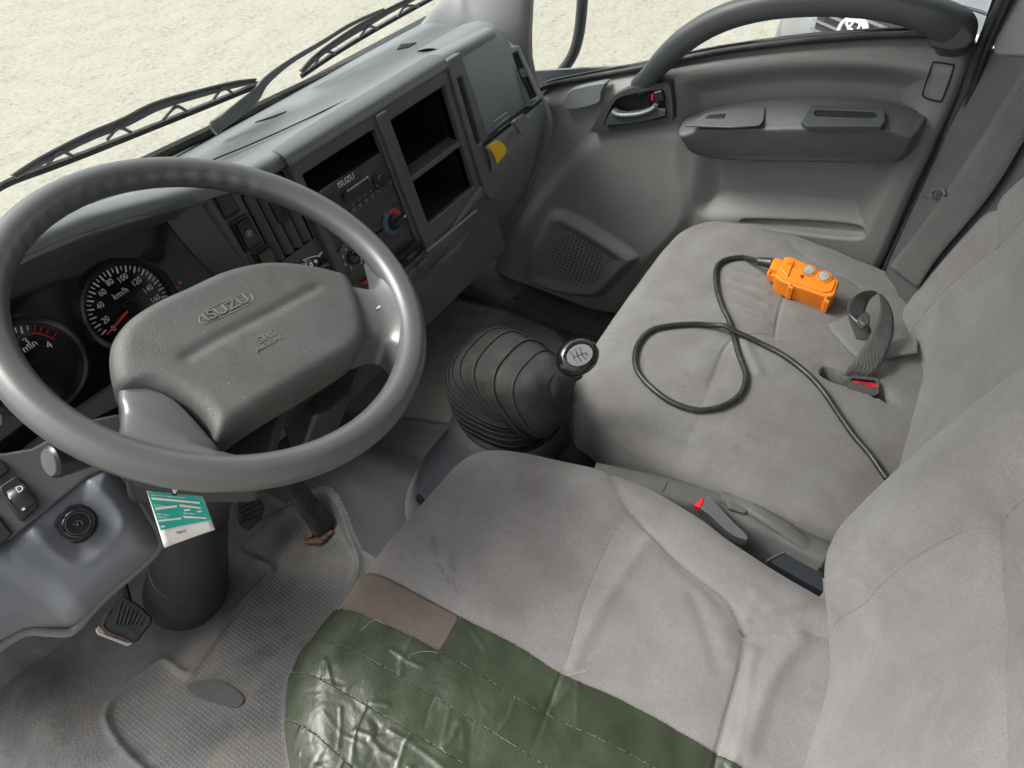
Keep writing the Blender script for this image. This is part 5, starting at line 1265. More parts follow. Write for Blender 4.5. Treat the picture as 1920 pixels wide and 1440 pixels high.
# passenger bench ------------------------------------------------------
ps = thing('passenger_seat', A(.95, .05, -1.2), 'wide stained grey passenger seat cushion and backrest beside the far door', 'seat')
ZP = -.80
pas_px = [(1076, 742), (1084, 692), (1118, 632), (1168, 560), (1212, 500), (1250, 452), (1282, 424), (1330, 411), (1395, 415), (1470, 431), (1560, 463), (1650, 500), (1712, 523)]
PAS = px_loop(pas_px, ZP-.010, [(1.245, -.16), (1.20, -.22), (.70, -.22), (.645, -.18)]+[tuple(onz(q, ZP-.045)[:2]) for q in [(1440, 985), (1330, 935), (1240, 893), (1160, 842), (1100, 790)]])
p1s = poly_z([(1440, 418), (1467, 437), (1507, 477), (1583, 520), (1623, 547), (1663, 556), (1710, 554)], ZP)
p2s = poly_z([(1473, 550), (1460, 587), (1453, 630)], ZP)
p3s = poly_z([(1262, 890), (1277, 857), (1310, 777), (1337, 707), (1357, 657), (1383, 628)], ZP)
p4s = poly_z([(1383, 628), (1433, 627), (1467, 637), (1517, 653), (1560, 664), (1607, 670), (1660, 690)], ZP)
p5s = poly_z([(1507, 477), (1490, 515), (1473, 550)], ZP)
WELL = poly_z([(1540, 697), (1548, 690), (1580, 700), (1620, 716), (1655, 730), (1672, 752), (1650, 746), (1600, 726), (1560, 714), (1540, 703)], ZP)
def pas_h(P, d):
    h = .004*sstep(0, .12, d)
    for s, dep, wd in ((p1s, .0024, .0025), (p2s, .0026, .0025), (p3s, .0022, .0022), (p4s, .0024, .0025), (p5s, .0016, .0025)):
        q = seg_dist(P, s); h -= dep*np.exp(-(q/wd)**2)+dep*.9*np.exp(-(q/.018)**2)
    for pxs, a, s in [([(1372, 510), (1440, 528)], .0028, .006), ([(1370, 530), (1438, 552)], .0030, .006), ([(1385, 552), (1438, 574)], .0026, .006), ([(1378, 575), (1430, 592)], .0022, .006), ([(1395, 590), (1440, 608)], .002, .006), ([(1390, 640), (1420, 700)], .004, .010), ([(1370, 660), (1340, 720)], -.002, .012)]:
        h += a*np.exp(-(seg_dist(P, poly_z(pxs, ZP))/s)**2)
    h += .0010*np.sin(P[:, 0]*60+P[:, 1]*33)*np.sin(P[:, 1]*51-P[:, 0]*25)
    dw = sdf(P, WELL); h -= .060*sstep(-.003, .006, dw)+.004*np.exp(-(np.clip(-dw, 0, 1)/.012)**2)
    return h
P2, h, F = pillow(PAS, .034, pas_h, rings=150, power=1.25, side=.105, side_in=.03)
mesh('cushion', np.c_[P2, ZP+h], F, M_SEAT2, ps, sharp=0)
S_p = surf_fn(PAS, .034, pas_h, ZP)
o = stitches('stitching', p3s[:24], S_p, M_SEAMD, ps)
for ln in (p1s, p2s, p4s): tube('seam_piping', S_p(resample(ln, 40))+A(0, 0, .0002), .0007, M_SEAT2, ps, seg=6)
# side seam of the cushion
Ls = resample(PAS, 200, True); msk = (Ls[:, 0] < .80) & (Ls[:, 1] < .34)
slab('seat_base', (.70, -.15, -1.215), (1.20, .18, -.92), M_COLUMN, ps)
up2 = nrm(A(0, -.16, 1)); fw2 = nrm(A(0, 1, .16)); o2 = A(0, -.180, -.80)
q1 = bproj([(1700, 545), (1716, 505), (1732, 475), (1760, 425), (1820, 370), (1860, 345)], o2, up2, fw2, base2)
q2 = bproj([(1860, 345), (1880, 310), (1920, 262), (1990, 190)], o2, up2, fw2, base2)
q3 = bproj([(1860, 345), (1865, 400), (1860, 460)], o2, up2, fw2, base2)
q4 = bproj([(1705, 612), (1760, 548), (1810, 502), (1860, 460), (1920, 405), (2000, 330)], o2, up2, fw2, base2)
def bh2(P, d):
    h = .005*sstep(0, .1, d)+.060*sstep(.98, 1.15, P[:, 0])
    for s in (q1, q2, q3, q4):
        q = seg_dist(P, s); h -= .0022*np.exp(-(q/.0028)**2)+.0028*np.exp(-(q/.014)**2)
    return h
c2 = [(.72, -.09), (1.10, -.09), (1.175, -.05), (1.212, .03), (1.228, .12), (1.238, .24), (1.235, .36), (1.20, .48), (1.05, .50), (.80, .50), (.68, .45), (.64, .25), (.65, .0)]
oo2 = bodyback(ps, c2, o2, up2, fw2, bh2, M_SEATB2, .045)
for s in (q1, q2, q3, q4):
    tube('seam_piping', back_surf(oo2, .045, bh2, o2, up2, fw2, resample(s, 40)), .0007, M_SEAT2, ps, seg=6)

# =================================================================== SEAT BELT ON THE BENCH
blt = thing('seat_belt', S_p([onz((1620, 620), ZP)[:2]])[0], 'grey webbing seat belt looped loosely on the passenger seat', 'seat belt')
def ribbon(name, la, lb, m, parent, n=60, nv=6):
    a = resample(catmull(la, 8), n); b = resample(catmull(lb, 8), n)
    R = [[a[i]*(1-t)+b[i]*t for t in np.linspace(0, 1, nv)] for i in range(n)]
    o = loft(name, R, m, parent, sharp=0); s = o.modifiers.new('t', 'SOLIDIFY'); s.thickness = .0013; s.offset = 0
    return o
def z(q, h): return onz(q, ZP+h)
ribbon('webbing', [z(q, h) for q, h in [((1551, 609), .008), ((1575, 640), .008), ((1609, 674), .009)]], [z(q, h) for q, h in [((1597, 588), .010), ((1630, 625), .012), ((1665, 662), .012)]], M_WEB, blt)
ribbon('webbing', [z(q, h) for q, h in [((1606, 636), .012), ((1592, 600), .03), ((1590, 570), .055), ((1612, 549), .075), ((1640, 545), .085), ((1650, 562), .078), ((1648, 590), .065), ((1633, 625), .045), ((1612, 660), .03), ((1590, 692), .012), ((1572, 715), -.03)]],
       [z(q, h) for q, h in [((1640, 640), .012), ((1628, 605), .028), ((1622, 585), .045), ((1632, 560), .060), ((1650, 551), .070), ((1668, 572), .066), ((1676, 605), .055), ((1672, 640), .040), ((1655, 680), .025), ((1632, 706), .010), ((1605, 728), -.03)]], M_WEBD, blt, 90)
ribbon('webbing', [z(q, h) for q, h in [((1640, 648), .016), ((1670, 636), .020), ((1720, 636), .02)]], [z(q, h) for q, h in [((1655, 676), .014), ((1680, 668), .018), ((1720, 662), .02)]], M_WEB, blt, 30)
tn = [z(q, .050) for q in [(1612, 590), (1625, 582), (1633, 590), (1632, 606), (1622, 610), (1610, 600)]]
prism('belt_tongue', tn, A(0, 0, -.012), M_DOORD, blt, bevel=.003)
tube('tongue_bar', np.array([z((1592, 588), .045), z((1600, 596), .04), z((1618, 612), .036)]), .0022, M_STEEL, blt, seg=8)
bk2 = thing('seat_buckle', z((1620, 725), -.02), 'grey buckle with red PRESS button sunk in the slot of the passenger seat', 'seat belt buckle')
PB2, NB2 = z((1620, 720), .004), nrm(A(-.45, -.1, .9))
def onb2(q, off=0): return on(q, PB2+NB2*off, NB2)
plate('buckle_body', [onb2(q, .004) for q in [(1590, 738), (1592, 706), (1600, 703), (1645, 708), (1650, 716), (1648, 738), (1640, 742)]], [[onb2(q, .004) for q in [(1596, 715), (1598, 709), (1640, 713), (1645, 718), (1644, 730), (1640, 728)]]], -NB2*.03, M_DOORD, bk2, bevel=.0015)
prism('release_button', [onb2(q, .003) for q in [(1597, 715), (1600, 713), (1644, 719), (1646, 728), (1640, 727), (1602, 724)]], -NB2*.015, M_REDB, bk2, bevel=.001)
text('button_word', 'PRESS', onb2((1621, 721), .0034), onb2((1645, 724))-onb2((1600, 717)), NB2, .0075, mat('press_word', (.35, .01, .02), .4), bk2)

# =================================================================== ORANGE PENDANT AND CABLE
pen = thing('pendant_remote', z((1515, 530), .0), 'orange hoist pendant with two grey buttons and black cable lying on the passenger seat', 'remote control')
Lx = nrm(z((1565, 560), .03)-z((1455, 515), .03)); Lz = nrm(A(-.30, .10, 1.0)); Lz = nrm(Lz-Lx*np.dot(Lx, Lz)); Ly = np.cross(Lz, Lx)
zt_ = .046
Pq, Nq = z((1515, 520), zt_), Lz
def onq(q, off=0): return on(q, Pq+Nq*off, Nq)
top_px = [(1473, 480), (1484, 480), (1508, 492), (1573, 524), (1574, 530), (1568, 548), (1548, 556), (1470, 530), (1455, 520), (1458, 510)]
def pl(name, pts, off, dep, m=M_ORANGE, bev=.003, seg=3): return prism(name, [onq(q, off) for q in pts], -Nq*dep, m, pen, bevel=bev, bseg=seg)
pl('case', [(1472, 480), (1484, 480), (1507, 491), (1572, 523), (1574, 530), (1566, 553), (1558, 557), (1545, 556), (1465, 528), (1453, 517), (1456, 509)], 0, .040, bev=.004)
pl('cover_plate', [(1478, 484), (1507, 496), (1567, 526), (1567, 532), (1560, 546), (1545, 548), (1470, 522), (1462, 513)], .0025, .006, bev=.002)
pl('case_step', [(1462, 503), (1477, 484), (1490, 489), (1478, 519)], .005, .008, bev=.002)
pl('cable_neck', [(1449, 486), (1454, 482), (1470, 486), (1461, 508), (1442, 504)], -.004, .026, bev=.004)
pl('mount_lug', [(1438, 512), (1441, 504), (1458, 512), (1455, 520)], -.012, .018, bev=.002)
for q in [(1440, 509)]: lathe('lug_hole', onq((1444, 512), -.0115), Nq, [(.0022, 0), (.0020, .0005), (.001, .0005)], M_BLACK, pen, 12)
for q in [(1516, 509), (1545, 520)]:
    c = onq(q, .001); lathe('push_button_seat', c, Nq, [(.0125, 0), (.0125, .0035), (.0105, .0038), (.0100, .0015), (.001, .0015)], M_ORANGE, pen, 28)
    lathe('push_button', c, Nq, [(.0098, .001), (.0092, .0045), (.0075, .0052), (.001, .0045)], M_CLEAR, pen, 28)
for q in [(1484, 530), (1552, 556)]:
    b_ = onq(q, -.012); prism('screw_boss', [onq((q[0]+dx, q[1]+dy), -.002) for dx, dy in [(-6, -2), (4, 2), (4, 12), (-6, 8)]], -Nq*.034, M_ORANGE, pen, bevel=.002)
    lathe('screw', onq((q[0]-1, q[1]+3), -.0015), Nq, [(.0032, 0), (.0030, .0012), (.001, .0018)], M_STEEL, pen, 14)
sd_ = nrm(np.cross(Nq, Lx)); 
tube('case_seam', np.array([onq((1462, 529), -.020), onq((1545, 557), -.020)])-Ly*.0008*0, .0012, M_BLACK, pen, seg=6)
prism('hand_mark', [onq(q, .003) for q in [(1500, 515), (1508, 516), (1506, 521), (1503, 523)]], -Nq*.0005, M_RUST, pen)
text('case_mark', 'LOT', onq((1484, 496), .0056), Lx, Nq, .008, mat('orange_dark', (.55, .13, .01), .5), pen)
lathe('strain_relief', onq((1448, 494), -.016), nrm(onq((1423, 490), -.022)-onq((1448, 494), -.016)), [(.010, 0), (.010, .006), (.0085, .014), (.0075, .026), (.006, .027), (.001, .027)], M_CABLE, pen, 20)
cab_px = [(1428, 491), (1400, 489), (1375, 489), (1355, 494), (1343, 506), (1340, 525), (1343, 550), (1352, 580), (1365, 605), (1373, 628), (1382, 665), (1391, 690), (1396, 712), (1390, 738), (1372, 757), (1345, 770), (1310, 773), (1275, 766), (1240, 748), (1210, 722), (1192, 695), (1190, 668), (1200, 642), (1220, 624), (1255, 616), (1300, 614), (1340, 619), (1375, 631), (1430, 652), (1475, 678), (1510, 706), (1545, 745), (1575, 790), (1600, 825), (1628, 858), (1660, 900)]
cp = catmull([onz(q, ZP+.002)[:2] for q in cab_px], 8); cz = S_p(cp)
cz[:, 2] = np.maximum(cz[:, 2], ZP-.03)+.0052
i_x = 9*8; cz[:, 2] += .010*np.exp(-((np.arange(len(cz))-26.6*8)/5.0)**2)
k_ = np.ones(5)/5; zs = np.convolve(np.pad(cz[:, 2], 2, 'edge'), k_, 'valid'); cz[:, 2] = zs
rel = onq((1424, 490), -.0225); cz[:10] = np.array([rel*(1-t)+cz[10]*t for t in np.linspace(0, 1, 10, endpoint=False)**1.0]); tube('cable', cz, .0046, M_CABLE, pen, seg=12)
# =================================================================== PASSENGER DOOR
XD = 1.30
door = thing('passenger_door', A(XD, .3, -1.2), 'grey plastic passenger door panel with armrest, speaker pod and large arched grab handle', 'door')
def d2(pxs, x=XD): return np.array([onx(q, x)[1:] for q in pxs])
DO = resample(catmull(d2([(1000, 215), (1016, 172), (1034, 163), (1110, 148), (1190, 133), (1270, 116), (1350, 102), (1430, 92), (1520, 83), (1640, 76), (1760, 78), (1820, 88), (1828, 100), (1800, 180), (1750, 290), (1700, 395), (1655, 498), (1590, 620), (1480, 660), (1330, 660), (1220, 620), (1148, 590), (1060, 578), (985, 562), (945, 545), (927, 520), (926, 480), (960, 380), (985, 300)]), 6, True), 320, True)
st = .0035
lo = DO.min(0)-.02; hi = DO.max(0)+.02
gy_, gz_ = np.meshgrid(np.arange(lo[0], hi[0], st), np.arange(lo[1], hi[1], st)); G = np.stack([gy_.ravel(), gz_.ravel()], 1)
def door_h(G):
    d = sdf(G, DO); y, z_ = G[:, 0], G[:, 1]
    h = -.020*np.clip(1-d/.02, 0, 1)**2.4
    # belt ledge: stands proud just below the window, hollow below it
    BL = d2([(1000, 172), (1034, 163), (1190, 133), (1270, 116), (1350, 102), (1430, 92), (1520, 83), (1640, 76), (1830, 86)])
    zb = np.interp(y, BL[::-1, 0] if BL[0, 0] > BL[-1, 0] else BL[:, 0], BL[::-1, 1] if BL[0, 0] > BL[-1, 0] else BL[:, 1])
    dep = zb-z_
    hol = resample(catmull(d2([(1275, 150), (1360, 125), (1500, 108), (1640, 112), (1720, 125), (1755, 150), (1740, 230), (1700, 300), (1640, 420), (1615, 440), (1420, 418), (1305, 405), (1292, 300), (1262, 220)]), 6, True), 160, True)
    dh = sdf(G, hol)
    h += -.036*sstep(.0, .055, dh)-.024*(1-sstep(0, .045, dep))
    # knee-side bulge in the lower front
    blg = resample(catmull(d2([(1130, 245), (1275, 235), (1292, 310), (1296, 420), (1200, 520), (1150, 600), (1000, 570), (930, 520), (985, 400), (1060, 300)]), 6, True), 120, True)
    h += .010*sstep(-.006, .03, sdf(G, blg))
    # speaker pod
    pod = resample(catmull(d2([(1032, 398), (1045, 388), (1066, 390), (1110, 412), (1160, 444), (1196, 470), (1199, 486), (1170, 515), (1140, 545), (1115, 552), (1060, 546), (1010, 530), (992, 514), (993, 495), (1008, 450)]), 5, True), 160, True)
    dp = sdf(G, pod)
    top_side = sstep(-.86, -.78, z_)
    h += .022*sstep(-.004, .022, dp)-.010*sstep(.022, .05, dp)
    # lower pocket lip
    pk = d2([(1300, 415), (1400, 408), (1520, 416), (1600, 425), (1640, 432)]); pk = pk[np.argsort(pk[:, 0])]
    zp = np.interp(y, pk[:, 0], pk[:, 1])
    inpk = sstep(-.09, -.06, y)*(1-sstep(.30, .34, y))
    h += .030*sstep(.0, -.02, z_-zp)*sstep(-.22, -.16, -1*np.abs(y-.13)+0)*0
    pkt = resample(catmull(d2([(1395, 412), (1500, 416), (1590, 424), (1620, 432), (1615, 448), (1560, 446), (1480, 436), (1400, 424)]), 4, True), 80, True)
    h -= .018*sstep(-.002, .008, sdf(G, pkt))
    return h, d
d = sdf(G, DO); keep = d > 0
Fd = [f for f in grid_faces(*gy_.shape) if any(keep[list(f)])]
use = np.zeros(len(G), bool); use[np.unique(np.array(Fd))] = True; snap = use & ~keep; G[snap] = nearest(G[snap], DO)
hh, d = door_h(G); hh[snap] = -.022
V3 = np.c_[XD-hh, G]
mesh('door_card', V3, [tuple(reversed(f)) for f in Fd], M_DOOR, door, sharp=0)
def dx(q, h): return onx(q, XD-h)
ARM = resample(catmull(np.array([onx(q, XD-x_)[1:] for q, x_ in [((1271, 238), .03), ((1300, 222), .012), ((1345, 207), .012), ((1420, 198), .012), ((1520, 193), .012), ((1620, 198), .012), ((1685, 208), .012), ((1722, 226), .02), ((1730, 238), .04), ((1724, 266), .035), ((1708, 296), .03), ((1678, 311), .03), ((1600, 312), .03), ((1500, 311), .03), ((1390, 308), .03), ((1330, 302), .03), ((1294, 290), .03), ((1276, 262), .035)]]), 4, True), 220, True)
sa = .0022; lo = ARM.min(0)-.006; hi = ARM.max(0)+.006
ay_, az_ = np.meshgrid(np.arange(lo[0], hi[0], sa), np.arange(lo[1], hi[1], sa)); GA = np.stack([ay_.ravel(), az_.ravel()], 1)
ka_ = sdf(GA, ARM) > 0; FA = [f for f in grid_faces(*ay_.shape) if any(ka_[list(f)])]
ua = np.zeros(len(GA), bool); ua[np.unique(np.array(FA))] = True; sn = ua & ~ka_; GA[sn] = nearest(GA[sn], ARM); da = np.maximum(sdf(GA, ARM), 0)
ridge = np.array([onx(q, XD-.052)[1:] for q in [(1271, 240), (1340, 241), (1500, 238), (1650, 238), (1728, 237)]]); ridge = ridge[np.argsort(ridge[:, 0])]
topl = np.array([onx(q, XD-.010)[1:] for q in [(1265, 240), (1300, 222), (1345, 206), (1420, 197), (1520, 192), (1620, 197), (1685, 207), (1735, 232)]]); topl = topl[np.argsort(topl[:, 0])]
zr = np.interp(GA[:, 0], ridge[:, 0], ridge[:, 1]); zt = np.interp(GA[:, 0], topl[:, 0], topl[:, 1])
t = np.clip((zt-GA[:, 1])/np.maximum(zt-zr, .006), 0, 1); low = np.clip((zr-GA[:, 1])/.065, 0, 1)
ah = np.where(GA[:, 1] < zr, .060-.022*low**1.4, .012+.048*t); e_ = np.clip(1-da/.016, 0, 1); hA = -.012+(ah+.012)*np.sqrt(np.clip(1-e_*e_, 0, 1)); hA[sn] = -.020
k3 = np.array(hA).reshape(ay_.shape)
for _ in range(3): k3[1:-1, 1:-1] = (k3[:-2, 1:-1]+k3[2:, 1:-1]+k3[1:-1, :-2]+k3[1:-1, 2:]+4*k3[1:-1, 1:-1])/8
mesh('armrest', np.c_[XD-k3.ravel(), GA], [tuple(reversed(f)) for f in FA], M_DOORD, door, sharp=0)
# window sealing strip along the belt line
bl_ = catmull([dx(q, -.014) for q in [(1012, 171), (1034, 163), (1110, 148), (1190, 134), (1270, 117), (1350, 102), (1430, 91), (1520, 81), (1640, 73), (1790, 70)]], 8)
tube('belt_seal', bl_+A(.004, 0, .004), .0055, M_BLACKR, door, seg=10)
tube('glass_run', bl_+A(.018, 0, .008), .004, M_GLOSS, door, seg=8)
# outer skin below the glass so that the opening ends in a real door
prism('outer_skin', [A(1.37, .80, -.66), A(1.37, .42, -.56), A(1.37, .05, -.47), A(1.37, -.12, -.45), A(1.37, -.12, -1.5), A(1.37, .95, -1.5)], A(.01, 0, 0), M_PAINT, door)
wp = [onx(q, 1.33) for q in [(985, 180), (1034, 163), (1270, 116), (1520, 82), (1830, 72)]]
o = prism('side_window', [A(1.335, .76, -.70), A(1.335, .42, -.56), A(1.335, .05, -.46), A(1.335, -.06, -.44), A(1.335, -.10, .29), A(1.335, .78, .29)], A(.004, 0, 0), M_GLASS, door)
# big arched grab handle
gh = [dx(q, h) for q, h in [((1200, 160), -.005), ((1222, 138), .008), ((1248, 108), .020), ((1283, 76), .030), ((1330, 46), .036), ((1385, 24), .040), ((1450, 10), .042), ((1530, 4), .044), ((1610, 5), .045), ((1680, 13), .044), ((1740, 28), .040), ((1778, 46), .030), ((1792, 60), .018), ((1790, 76), .0)]]
gr_ = catmull(gh, 8); rad = catmull(np.array([.020, .021, .0225, .023, .0225, .022, .0215, .021, .0215, .0225, .025, .028, .029, .027])[:, None], 8)[:, 0]*.95
T = np.gradient(gr_, axis=0); rows = []
for i in range(len(gr_)):
    t = nrm(T[i]); u = nrm(A(1, 0, 0)-t*t[0]); v = np.cross(t, u); n_ = 2.8; ring_ = []
    for a in np.linspace(0, 2*math.pi, 28, endpoint=False):
        ca, sa = math.cos(a), math.sin(a)
        ring_.append(gr_[i]+u*rad[i]*1.0*math.copysign(abs(ca)**(2/n_), ca)+v*rad[i]*math.copysign(abs(sa)**(2/n_), sa))
    rows.append(ring_)
loft('grab_handle', rows, M_HANDLE, door, closed=True, caps=True, sharp=60)
V, F = prism_data([dx(q, .052) for q in [(1737, 84), (1745, 52), (1770, 40), (1808, 46), (1824, 62), (1826, 80), (1812, 92), (1780, 99), (1745, 92)]], A(.045, 0, 0)); mesh('handle_foot', V, F, M_HANDLE, door, bevel=.012, bseg=4)
# inner release handle
out_h = catmull([dx((1060+a/8, 130+b/8), .020) for a, b in [(385, 905), (450, 780), (560, 600), (650, 480), (740, 395), (860, 325), (1010, 275), (1200, 240), (1400, 212), (1530, 203), (1560, 225), (1580, 300), (1605, 560), (1608, 735), (1590, 775), (1400, 825), (1000, 895), (640, 940), (450, 950), (390, 935)]], 3, True)
inn_h = catmull([dx((1060+a/8, 130+b/8), .020) for a, b in [(575, 840), (600, 760), (660, 610), (740, 480), (840, 410), (1000, 370), (1200, 330), (1440, 300), (1470, 320), (1505, 520), (1505, 710), (1300, 760), (1000, 805), (700, 850), (600, 855)]], 3, True)
bez = plate('handle_bezel', out_h, [inn_h], A(.024, 0, 0), M_HANDLE, door, bevel=.003, bseg=3)
prism('handle_cup', [p+A(.016, 0, 0) for p in inn_h], A(.006, 0, 0), M_VOID, bez)
lev = [dx((1060+a/8, 130+b/8), .028) for a, b in [(585, 835), (640, 700), (690, 615), (720, 612), (790, 650), (900, 668), (1100, 640), (1250, 590), (1310, 530), (1395, 525), (1390, 590), (1500, 610), (1500, 700), (1250, 765), (900, 825), (600, 845)]]
prism('release_lever', lev, A(.014, 0, 0), M_HANDLE, bez, bevel=.003, bseg=3)
lvl = catmull([dx((1060+a/8, 130+b/8), .030) for a, b in [(700, 640), (780, 680), (900, 690), (1100, 670), (1260, 620), (1350, 560)]], 4)
tube('lever_lip', lvl, .0038, M_DASH, bez, seg=10)
prism('lock_knob', [dx((1060+a/8, 130+b/8), .030) for a, b in [(1310, 350), (1440, 318), (1480, 480), (1330, 500)]], A(.014, 0, 0), M_BLACK, bez, bevel=.003)
prism('lock_mark', [dx((1060+a/8, 130+b/8), .026) for a, b in [(1290, 380), (1312, 372), (1316, 468), (1298, 474)]], A(.002, 0, 0), M_REDB, bez)
# small cover plates
prism('mirror_cover', catmull([dx(q, .014) for q in [(1055, 190), (1062, 178), (1072, 168), (1100, 161), (1132, 155), (1135, 158), (1127, 172), (1126, 185), (1122, 193), (1100, 201), (1070, 206), (1058, 204)]], 2, True), A(.022, 0, 0), M_DASH, door, bevel=.004, bseg=3)
rc = [dx(q, -.0005) for q in [(1733, 180), (1731, 172), (1748, 122), (1755, 116), (1783, 120), (1788, 127), (1768, 184), (1760, 189), (1738, 184)]]
tube('cap_gap', catmull([p+A(-.002, 0, 0) for p in rc], 3, True), .0014, M_VOID, door, seg=6, closed=True)
# armrest inserts
sw_ = [onx(q, XD-.042) for q in [(1283, 237), (1325, 212), (1380, 201), (1432, 199), (1434, 205), (1431, 228), (1424, 236), (1370, 239)]]
PA = onx((1350, 238), XD-.060); va = onx((1345, 208), XD-.012); nA = nrm(np.cross(onx((1660, 236), XD-.060)-PA, va-PA)); nA = nA if nA[2] > 0 else -nA
def ona(q, off=0): return on(q, PA+nA*(off+.0055), nA)
prism('switch_panel', [ona(q, .002) for q in [(1285, 235), (1324, 212), (1380, 202), (1433, 199), (1435, 205), (1431, 227), (1424, 234), (1370, 238)]], -nA*.004, M_DOORD, door, bevel=.0015)
prism('window_switch', [ona(q, .0026) for q in [(1322, 222), (1329, 215), (1361, 213), (1358, 221)]], -nA*.002, M_VOID, door)
prism('switch_key', [ona(q, .0040) for q in [(1340, 221), (1344, 214), (1360, 213), (1357, 220)]], -nA*.002, M_BLACK, door, bevel=.0005)
plate('pull_cup', [ona(q, .0024) for q in [(1502, 228), (1520, 199), (1528, 196), (1650, 200), (1658, 204), (1660, 228), (1652, 236), (1512, 236)]], [[ona(q, .0024) for q in [(1526, 213), (1530, 206), (1538, 205), (1640, 209), (1645, 213), (1644, 219), (1636, 221), (1530, 217)]]], -nA*.010, M_HANDLE, door, bevel=.0015)
prism('cup_floor', [ona(q, -.0005) for q in [(1524, 215), (1528, 204), (1646, 208), (1646, 223)]], -nA*.002, M_VOID, door)
# speaker holes
mb = MB(); mb2 = MB()
sc_ = dx((1091, 480), .022)
for i in range(-9, 10):
    for j in range(-9, 10):
        q = (1091+i*6.9+j*-2.7*0-2.2*j, 480+i*3.6*1.0+j*6.2)
        p = dx(q, 0); hv, _ = door_h(np.array([p[1:]])); p = A(XD-hv[0]-.0004, p[1], p[2])
        r = math.hypot(i*7.3, j*6.6)
        if r < 46: V, F = lathe_data(p, A(-1, 0, 0), [(.0022, -.001), (.0022, .0003), (.0001, .0003)], 8); mb.add(V, F)
        elif abs(i) <= 8 and abs(j) <= 8 and (dp_ := 1):
            pod_in = inside(np.array([q]), [(1040, 405), (1180, 475), (1120, 540), (1005, 510)])[0]
            if pod_in: V, F = lathe_data(p, A(-1, 0, 0), [(.0011, -.001), (.0011, .0002), (.0001, .0002)], 6); mb2.add(V, F)
o = mb.build('speaker_holes', M_VOID, door, smooth=False); o['kind'] = 'stuff'
o = mb2.build('speaker_dimples', M_COLUMN, door, smooth=False); o['kind'] = 'stuff'
# rear pillar trim, seals and shoulder belt
bp_ = thing('door_pillar', A(1.30, -.10, -1.0), 'dark grey plastic trimmed pillar behind the passenger door', 'pillar')
PQ, NQ = A(1.27, -.06, -.6), nrm(A(-.55, .83, .05))
def onp(q, off=0): return on(q, PQ+NQ*off, NQ)
prism('pillar_panel', [onp(q) for q in [(1842, 98), (1846, 90), (1990, 95), (1990, 700), (1650, 700), (1640, 560), (1665, 490), (1712, 385)]], -NQ*.03, M_DOORD, bp_, bevel=.006, bseg=3)
prism('upper_trim', [onp(q, .004) for q in [(1860, 84), (1885, -60), (2000, -60), (2000, 112), (1862, 104)]], -NQ*.02, M_TRIM, bp_, bevel=.005, bseg=3)
tube('door_seal', catmull([onx(q, 1.285) for q in [(1900, -40), (1850, 60), (1838, 92), (1805, 190), (1760, 295), (1714, 395), (1664, 500), (1610, 620)]], 6), .0075, M_BLACKR, bp_, seg=10)
tube('inner_seal', catmull([onx(q, 1.275) for q in [(1920, -60), (1868, 50), (1850, 92), (1815, 195), (1770, 300), (1724, 400), (1674, 505), (1620, 620)]], 6), .005, M_BLACK, bp_, seg=10)
prism('seal_gap', [onx(q, 1.31) for q in [(1830, 88), (1880, -60), (1930, -60), (1862, 88), (1690, 500), (1640, 620), (1600, 620), (1655, 498)]], A(.03, 0, 0), M_VOID, bp_)
prism('trim_step', [onp(q, .003) for q in [(1744, 325), (1790, 330), (1800, 345), (1760, 375), (1728, 368)]], -NQ*.006, M_DOORD, bp_, bevel=.002)
sb = thing('shoulder_belt', onp((1880, 220)), 'dark shoulder belt webbing running down behind the passenger backrest', 'seat belt')
ribbon('webbing', [onp(q, .010) for q in [(1985, 10), (1890, 178), (1790, 335), (1730, 420), (1668, 500)]], [onp(q, .012) for q in [(2080, 40), (1950, 215), (1860, 360), (1760, 480), (1720, 540)]], M_WEBD, sb, 40)
tube('belt_guide', catmull([onp(q, .014) for q in [(1746, 372), (1750, 358), (1768, 356), (1772, 366)]], 4), .003, M_DOORD, sb, seg=8)

# =================================================================== SMALL THINGS ON THE DASHBOARD
la = thing('metal_latch', onx((975, 232), 1.13), 'worn metal hasp latch screwed across the glove box gap', 'latch')
PL, NL = A(1.12, .648, -.64), nrm(A(-.05, -1, .25))
def onm(q, off=0): return on(q, PL+NL*off, NL)
prism('hasp_plate', [onm(q, .003) for q in [(966, 224), (981, 213), (997, 233), (983, 248)]], -NL*.002, M_STEEL, la, bevel=.0006)
prism('hinge_leaf', [onm(q, .002) for q in [(958, 230), (967, 222), (980, 247), (972, 254)]], -NL*.002, M_STEEL, la, bevel=.0006)
tube('hinge_pin', np.array([onm((963, 226), .005), onm((978, 250), .005)]), .0022, M_STEEL, la, seg=8)
lathe('latch_screw', onm((976, 243), .004), NL, [(.0028, 0), (.0024, .0016), (.001, .002)], M_STEEL, la, 12)
prism('hook_tab', [onm(q, .002) for q in [(962, 246), (968, 243), (972, 252), (967, 258)]], -NL*.0015, M_STEEL, la, bevel=.0004)
ya = ribbon('yellow_strap', [on(q, A(0, .652, -.66), nrm(A(0, -1, .1+0*i))) for i, q in enumerate([(913, 275), (922, 284), (928, 295), (932, 307)])], [on(q, A(0, .650, -.66), nrm(A(0, -1, .1))) for q in [(931, 263), (942, 268), (950, 280), (948, 288)]], M_YELLOW, None, 24)
tag(ya, 'bright yellow plastic strip poking out of the glove box gap', 'strap')

